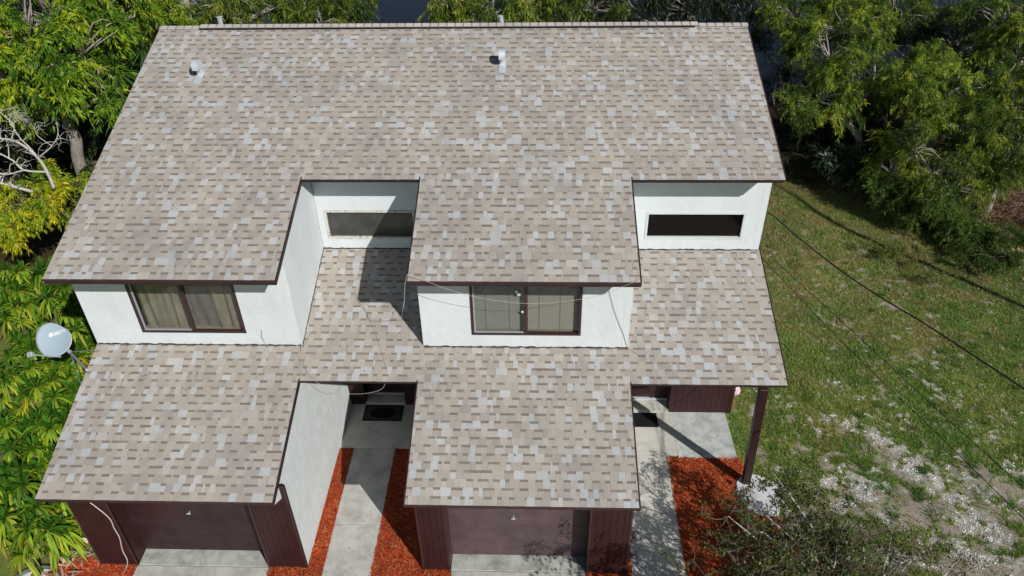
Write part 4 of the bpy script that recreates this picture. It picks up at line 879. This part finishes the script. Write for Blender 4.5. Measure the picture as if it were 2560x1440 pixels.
# bits on the paths and on the roof
r = np.random.default_rng(83); q = [(4.95, 5.95, 1.5, 6.8, 170, .016), (11.48, 12.58, 1.5, 6.7, 150, .016), (12.9, 14.2, 6.8, 8.1, 40, .02), (1, 3.7, 2.5, 3.5, 26, .004), (7.7, 10.4, 2.5, 3.5, 30, .004)]
Pq = np.concatenate([np.stack([np.where(r.random(n) < .75, np.where(r.random(n) < .5, a+(b-a)*r.random(n)**4, b-(b-a)*r.random(n)**4), r.uniform(a, b, n)), r.uniform(c, d, n), np.full(n, z)], 1) for a, b, c, d, n, z in q])
t = chips('twig_litter', Pq, (.02, .07), (.005, .012), [(.40, .06, .02), (.45, .08, .03), (.30, .20, .10), (.10, .07, .05)], MT['attr'], 84, .3); tag(t, 'mulch chips and bits of twig spilled onto the concrete paths', 'litter', kind='stuff')
Pr = np.concatenate([np.array([LR(u+r.normal(0, 7), v+r.normal(0, 4), .014) for u, v in [(355, 938), (318, 935), (362, 940), (455, 972), (470, 975), (520, 978), (357, 939), (312, 1135)] for _ in range(2)]), np.array([UR(r.uniform(300, 1800), r.uniform(120, 420), .014) for _ in range(26)]), np.array([LR(r.uniform(800, 1500), r.uniform(880, 940), .014) for _ in range(10)])])
t = chips('roof_debris', Pr, (.02, .06), (.008, .02), [(.03, .025, .02), (.10, .07, .05)], MT['attr'], 85, .3); tag(t, 'small dark bits of debris scattered on the shingles', 'debris', kind='stuff')
# ---- trees on the right bank
def rt_tree(label, base_uv, lobes, seed, nc, per=100, pal=WIL, bright=1.0, trunk=.14, bark='pale', tw=.22, leaf=((.11, .20), (.014, .026)), droop=.62, spray=.62, cat='tree', name='weeping_tree'):
    per = int(per*1.6); g = G(*base_uv); return tree(name, label, cat, (g[0], g[1], -.2), lobes, nc, per, leaf, pal, seed, droop, trunk, bark, spray, twigs=tw, bright=bright)
rt_tree('weeping tree nearest the right roof edge with sprays hanging over dark shade', (2150, 440), [LOBE(2080, 130, 21.5, 1.5, 1.4, .9), LOBE(2050, 240, 20.8, 1.2, 1.0, .6), LOBE(2150, 190, 21, 1.3, 1.2, .8), LOBE(2100, 60, 22.5, 1.7, 1.4, .9), LOBE(2010, 270, 20.5, .7, .6, .5), LOBE(2190, 100, 22, 1.2, 1.0, .8)], 31, 330)
rt_tree('bright weeping tree in the middle of the right bank', (2330, 520), [LOBE(2300, 190, 20, 1.1, 1.0, .7), LOBE(2370, 230, 19.5, 1.0, .9, .6), LOBE(2270, 270, 19.4, .7, .7, .5), LOBE(2420, 300, 18.6, .9, .8, .6), LOBE(2330, 150, 21, .8, .8, .5)], 32, 250, bright=1.12)
rt_tree('weeping tree filling the upper right picture corner', (2500, 400), [LOBE(2510, 40, 22, 1.2, 1.2, .9), LOBE(2550, 130, 21, 1.2, 1.2, .9), LOBE(2520, 220, 20, 1.0, 1.0, .7), LOBE(2600, 30, 22, 1.8, 1.5, 1.3)], 33, 230, bright=1.05)
rt_tree('tree with dull mixed foliage right of the bright tree', (2470, 520), [LOBE(2480, 300, 18.5, 1.1, .9, .8), LOBE(2530, 370, 17.6, 1.0, .9, .8), LOBE(2440, 400, 17.6, 1.0, .8, .8), LOBE(2560, 260, 19, 1.2, 1, .8)], 34, 270, bright=.85)
rt_tree('twiggy half-bare tree over the deepest shade', (2300, 540), [LOBE(2290, 360, 18.2, .9, .8, .7), LOBE(2230, 420, 18.2, .7, .7, .6), LOBE(2340, 420, 17.6, 1.0, .8, .8), LOBE(2380, 470, 17, .8, .7, .6)], 35, 190, 70, bright=.75, tw=1.0)
rt_tree('weeping tree at top edge right of the ridge', (2050, 260), [LOBE(1990, 25, 25, 1.4, 1.2, .8), LOBE(2060, 10, 25, 1.6, 1.3, 1.0), LOBE(2150, 5, 25, 1.6, 1.3, 1.0), LOBE(2240, 20, 25, 1.3, 1.2, .9)], 36, 240, bright=.85)
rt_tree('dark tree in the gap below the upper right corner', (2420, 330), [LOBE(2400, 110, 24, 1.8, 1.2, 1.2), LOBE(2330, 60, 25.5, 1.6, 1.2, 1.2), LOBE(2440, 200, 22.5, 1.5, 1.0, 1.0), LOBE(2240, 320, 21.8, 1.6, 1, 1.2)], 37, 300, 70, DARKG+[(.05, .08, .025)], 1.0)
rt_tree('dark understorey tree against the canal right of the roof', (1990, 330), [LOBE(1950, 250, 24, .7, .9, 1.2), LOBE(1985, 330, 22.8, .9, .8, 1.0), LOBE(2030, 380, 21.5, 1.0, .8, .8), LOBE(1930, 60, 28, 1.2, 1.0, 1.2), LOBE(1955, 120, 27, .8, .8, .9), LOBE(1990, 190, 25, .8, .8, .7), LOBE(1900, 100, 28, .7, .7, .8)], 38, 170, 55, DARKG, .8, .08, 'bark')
rt_tree('leafy green bush at the foot of the right bank', (2360, 560), [LOBE(2390, 560, 16.5, .8, .7, .55), LOBE(2310, 540, 16.9, .7, .6, .5), LOBE(2450, 590, 15.8, .8, .6, .5), LOBE(2250, 500, 17.6, .7, .6, .5), LOBE(2330, 490, 17, .8, .7, .6), LOBE(2200, 460, 18, .5, .5, .4)], 39, 300, 80, [(.05, .10, .02), (.08, .15, .025), (.12, .19, .03)], .95, .04, 'bark', .2, ((.08, .17), (.014, .028)), .5, .4, 'bush', 'bush')
rt_tree('low grassy weeds at the picture edge below the brush pile', (2480, 640), [LOBE(2490, 640, 14.6, .7, .5, .25), LOBE(2540, 600, 15, .5, .5, .3), LOBE(2420, 640, 15, .5, .4, .2)], 40, 110, 60, [(.05, .10, .02), (.08, .14, .025)], .9, .02, 'bark', .1, ((.07, .14), (.012, .022)), .3, .3, 'weeds', 'weed_patch')
rt_tree('low yellowish weeds spilling over the lawn edge', (2390, 710), [LOBE(2350, 690, 14.0, .8, .5, .10), LOBE(2430, 740, 13.2, .8, .5, .10), LOBE(2270, 640, 15, .7, .4, .10), LOBE(2510, 760, 12.9, .7, .5, .10), LOBE(2200, 620, 15.5, .5, .4, .1)], 41, 330, 60, [(.10, .15, .03), (.16, .19, .04), (.22, .22, .05)], .9, .012, 'bark', .0, ((.05, .10), (.008, .015)), .1, .22, 'weeds', 'weed_patch')
rt_tree('dark broad-leaved plant in the shade by the lawn edge', (2140, 440), [LOBE(2130, 400, 19.8, .8, .6, .4), LOBE(2070, 420, 19.6, .5, .5, .3), LOBE(2180, 450, 19, .4, .4, .3)], 42, 70, 40, [(.025, .05, .03), (.04, .07, .045)], 1.0, .03, 'bark', .3, ((.2, .36), (.07, .13)), .4, .3, 'shrub', 'shrub')
rt_tree('filler tree at the far bank under the upper right corner, leaves darkened to paint shade', (2350, 250), [LOBE(2250, 60, 28, 1.6, 1.2, 1.5), LOBE(2380, 20, 29, 1.9, 1.2, 1.6), LOBE(2500, 60, 28, 1.8, 1.2, 1.5), LOBE(2160, 60, 28, 1.4, 1, 1.4), LOBE(2300, 130, 26, 1.4, 1, 1.2), LOBE(2420, 150, 25, 1.4, 1, 1.2)], 43, 420, 60, DARKG, .9, .08, 'bark')  # near-black leaf palette paints deep shade between the crowns
rt_tree('low thicket between the right trees, leaves darkened to paint deep shade', (2250, 420), [LOBE(2230, 290, 23, 1.1, .9, 1.0), LOBE(2180, 350, 21.8, 1.0, .8, .8), LOBE(2260, 370, 20.8, .9, .8, .8), LOBE(2090, 330, 22.8, 1.0, .8, .8), LOBE(2120, 300, 24, 1.0, .8, .9), LOBE(2030, 440, 20.2, .5, .5, .3)], 44, 330, 60, DARKG, .7, .05, 'bark', cat='thicket', name='thicket')  # added filler; dark leaf colour paints the gaps as shade
# trees beyond the ridge
def bk(label, u, v, lobes, seed, nc, **k): g = Y(u, v, 26); return tree('weeping_tree', label, 'tree', (g[0], 27, -.2), lobes, nc, 80, ((.14, .26), (.02, .036)), k.pop('pal', WIL), seed, .9, .12, 'pale', .7, twigs=.4, **k)
bk('dark weeping tree behind the roof left of the canal view', 620, 60, [LOBE(560, 25, 24, 1.4, 1, .9), LOBE(640, 20, 24.5, 1.2, 1, .8), LOBE(520, 0, 25, 1.3, 1, .9), LOBE(690, 5, 25, .9, .8, .7)], 51, 190, bright=.72)
bk('green leafy tree behind the ridge just left of the canal', 820, 60, [LOBE(760, 30, 25, 1.0, .8, .8), LOBE(830, 15, 25.5, 1.2, .9, .9), LOBE(890, 20, 25.5, .8, .7, .8), LOBE(800, 55, 24, 1.0, .6, .5)], 52, 180, bright=.65)
bk('bright weeping tree behind the ridge right of the canal', 1240, 60, [LOBE(1150, 15, 25, 1.1, .9, .8), LOBE(1230, 25, 24.5, 1.3, 1, .8), LOBE(1310, 5, 25, 1.2, 1, .9), LOBE(1200, 50, 24, .9, .6, .4), LOBE(1110, 0, 26, .7, .7, .6)], 53, 250, bright=.95)
bk('dull weeping tree behind the ridge near its middle right', 1450, 60, [LOBE(1400, 15, 25.5, 1.1, .9, .8), LOBE(1480, 5, 26, 1.2, .9, .9), LOBE(1360, 35, 25, .7, .6, .6)], 54, 150, bright=.65)
bk('dark sparse tree behind the right end of the ridge', 1650, 60, [LOBE(1600, 10, 27, 1.6, 1, 1.1), LOBE(1720, 5, 27, 1.6, 1, 1.1), LOBE(1820, 15, 27, 1.4, 1, 1.2), LOBE(1540, 30, 26, 1, .7, .6)], 55, 200, bright=.5, pal=DARKG+[(.07, .10, .03)])
tree('shrub', 'small bright leafy shrub at the left end of the ridge', 'shrub', (-3.9, 19.5, -.1), [LOBE(440, 45, 19.5, .45, .4, .4), LOBE(470, 58, 19, .4, .4, .3), LOBE(425, 25, 20, .4, .4, .4)], 90, 60, ((.08, .15), (.03, .05)), MANGO[1:], 61, .3, .05, 'bark', .3)
def snag(paths, label): T = empty('tree_trunk', tuple(map(float, paths[0][0][0])), label, 'tree trunk'); mb = MB(); [mb.tube(curve_pts(P, 5), list(np.linspace(a, b, (len(P)-1)*5+1)), 10) for P, a, b in paths]; mb.build('trunk', MT['pale'], T, True)
snag([([tuple(Y(470, 70, 20.5)*np.array([1, 1, 0])), tuple(Y(468, 60, 20.5)), tuple(Y(462, 20, 20.5)), tuple(Y(452, -40, 20.5))], .22, .17)], 'thick pale trunk rising behind the left end of the ridge')
snag([([tuple(Y(445, 80, 21)*np.array([1, 1, 0])), tuple(Y(440, 45, 21)), tuple(Y(425, 5, 21)), tuple(Y(400, -40, 21))], .15, .11)], 'thinner leaning pale trunk left of the thick trunk')
# brush pile and palm stump at right edge
g = G(2520, 520); T = empty('brush_pile', (g[0], g[1], -.05), 'heap of dry reddish twigs at the right picture edge', 'brush pile'); mb = MB(); r = np.random.default_rng(91)
for k in range(420): a = np.array([g[0]+r.normal(0.3, .8), g[1]+r.normal(0, .6), abs(r.normal(0, .16))]); d = r.normal(0, 1, 3); d[2] *= .18; limb(mb, a, a+d*r.uniform(.2, .6), r.uniform(.005, .016), .003, r, .12, 4, 4)
mb.build('twigs', m_bark('dry_twigs', (.30, .19, .14), 8), T)
g = G(2555, 640, .3); T = empty('palm_stump', (g[0], g[1], -.05), 'cut palm stump with straw-coloured frond bases at right edge', 'palm stump'); V = []; Fq = []; C = []
for k in range(150):
    az = r.uniform(0, 6.28); el = r.uniform(-.3, 1.2); d = np.array([math.cos(az)*math.cos(el), math.sin(az)*math.cos(el), math.sin(el)]); s = np.array([-math.sin(az), math.cos(az), 0]); p0 = np.array([g[0], g[1], .2]); l = r.uniform(.25, .5); n0 = len(V)
    V += [p0-s*.025, p0+s*.025, p0+d*l+s*.012, p0+d*l-s*.012]; Fq.append((n0, n0+1, n0+2, n0+3)); c = np.array([.50, .36, .18])*r.uniform(.6, 1.4); C += [c]*4
np_mesh('frond_bases', V, Fq, MT['attr'], T, np.array(C)); MB().tube([(g[0], g[1], -.1), (g[0], g[1], .35)], [.22, .16], 12).build('trunk', MT['bark'], T)
# bougainvillea at the bottom right: bare arching grey branches, sparse small leaves
B0 = np.array([15.6, 2.2, -.1]); T = empty('bougainvillea', tuple(B0), 'sprawling bougainvillea with bare grey branches and sparse leaves below the porch post', 'bush')
r = np.random.default_rng(95); mb = MB(); tw = MB(); LP = []; LD = []
ends = [G(1880, 1250, 2.2), G(1940, 1235, 2.0), G(1990, 1330, 1.9), G(2060, 1400, 1.6), G(1900, 1330, 2.4), G(1860, 1400, 2.6), G(2230, 1330, 1.4), G(2280, 1400, 1.2), G(2120, 1300, 1.6), G(2020, 1270, 1.7), G(1960, 1400, 2.2), G(2180, 1410, 1.2), G(1930, 1180, 2.4)+0, G(1850, 1450, 2.9), G(1800, 1480, 3.0), G(2350, 1440, 1.0), G(2090, 1350, 1.9), G(1980, 1440, 2.6), G(1820, 1290, 2.6), G(1900, 1460, 3.1), G(1760, 1500, 3.4), G(2400, 1380, .9), G(2330, 1370, 1.1), G(2150, 1330, 1.5), G(2250, 1440, 1.3), G(2060, 1300, 1.8), G(1700, 1460, 3.0), G(1820, 1380, 2.7)]
for k, e in enumerate(ends):
    st = B0+r.normal(0, .15, 3)*np.array([1, 1, 0]); P = limb(mb, st, e, .028, .009, r, .08, 10, 6)
    dens = 1.6 if e[0] < 15.2 else .6
    for q in range(24):
        j = r.integers(3, 10); d = r.normal(0, 1, 3); d[2] *= .6; d /= np.linalg.norm(d); l = r.uniform(.25, .75); b = limb(tw, P[j], P[j]+d*l, .008, .003, r, .15, 6, 4)
        for w_ in range(4):
            jj = r.integers(2, 6); d2 = d*.5+r.normal(0, .8, 3); d2 /= np.linalg.norm(d2); l2 = l*r.uniform(.25, .6); c2 = limb(tw, b[jj], b[jj]+d2*l2, .0045, .002, r, .15, 4, 3)
            if r.random() < .6*dens:
                for z_ in range(int(r.integers(5, 14)*(1.3 if dens > 1 else .8))): pnt = c2[r.integers(1, 4)]+r.normal(0, .035, 3); LP.append(pnt); dd = r.normal(0, 1, 3); LD.append(dd/np.linalg.norm(dd))
mb.build('trunk', MT['bleached'], T, True); tw.build('twigs', m_bark('twig_brown', (.24, .195, .165), 8), T)
n = len(LP); C = np.array([(.06, .10, .018), (.11, .16, .025), (.13, .06, .035), (.04, .065, .018)])[r.choice(4, n, p=[.36, .26, .18, .20])]*r.uniform(.7, 1.3, (n, 1))
leafcloud('leaves', np.array(LP), np.array(LD), r.uniform(.045, .085, n), r.uniform(.028, .05, n), C, MT['leaf'], T, r)
nf = 160; i_ = r.integers(0, n, nf); PF = np.array(LP)[i_]+r.normal(0, .03, (nf, 3)); DF = r.normal(0, 1, (nf, 3)); DF /= np.linalg.norm(DF, axis=1, keepdims=True)
leafcloud('flowers', PF, DF, r.uniform(.03, .05, nf), r.uniform(.025, .04, nf), np.tile((.30, .03, .09), (nf, 1)), MT['leaf'], T, r)
# small purple weed at right garage corner
for (u, v, lb) in ((1583, 1345, 'small purple-stemmed creeper sprig at the right garage corner, upper one'), (1580, 1390, 'small purple-stemmed creeper sprig at the right garage corner, lower one')):
    g = G(u, v); T = empty('creeper_sprig', tuple(g), lb, 'weed'); mb = MB()
    for k in range(12): e = g+np.array([r.normal(0, .1), r.normal(0, .12), r.uniform(.02, .15)]); limb(mb, g, e, .007, .003, r, .25, 5, 4)
    mb.build('stems', mat('purple_stem', (.08, .03, .07), .7, .2), T)
# tall slim palm just outside the right edge that throws the thin shadow band across the lawn

tree('slender_tree', 'tall thin tree standing outside the right edge of the lawn', 'tree', (25.4, 11.0, -.1), [(25.4, 11.0, 10.2, .5, .5, .4, 1)], 24, 30, ((.2, .4), (.03, .05)), WIL, 71, .6, .11, 'bark', .5)
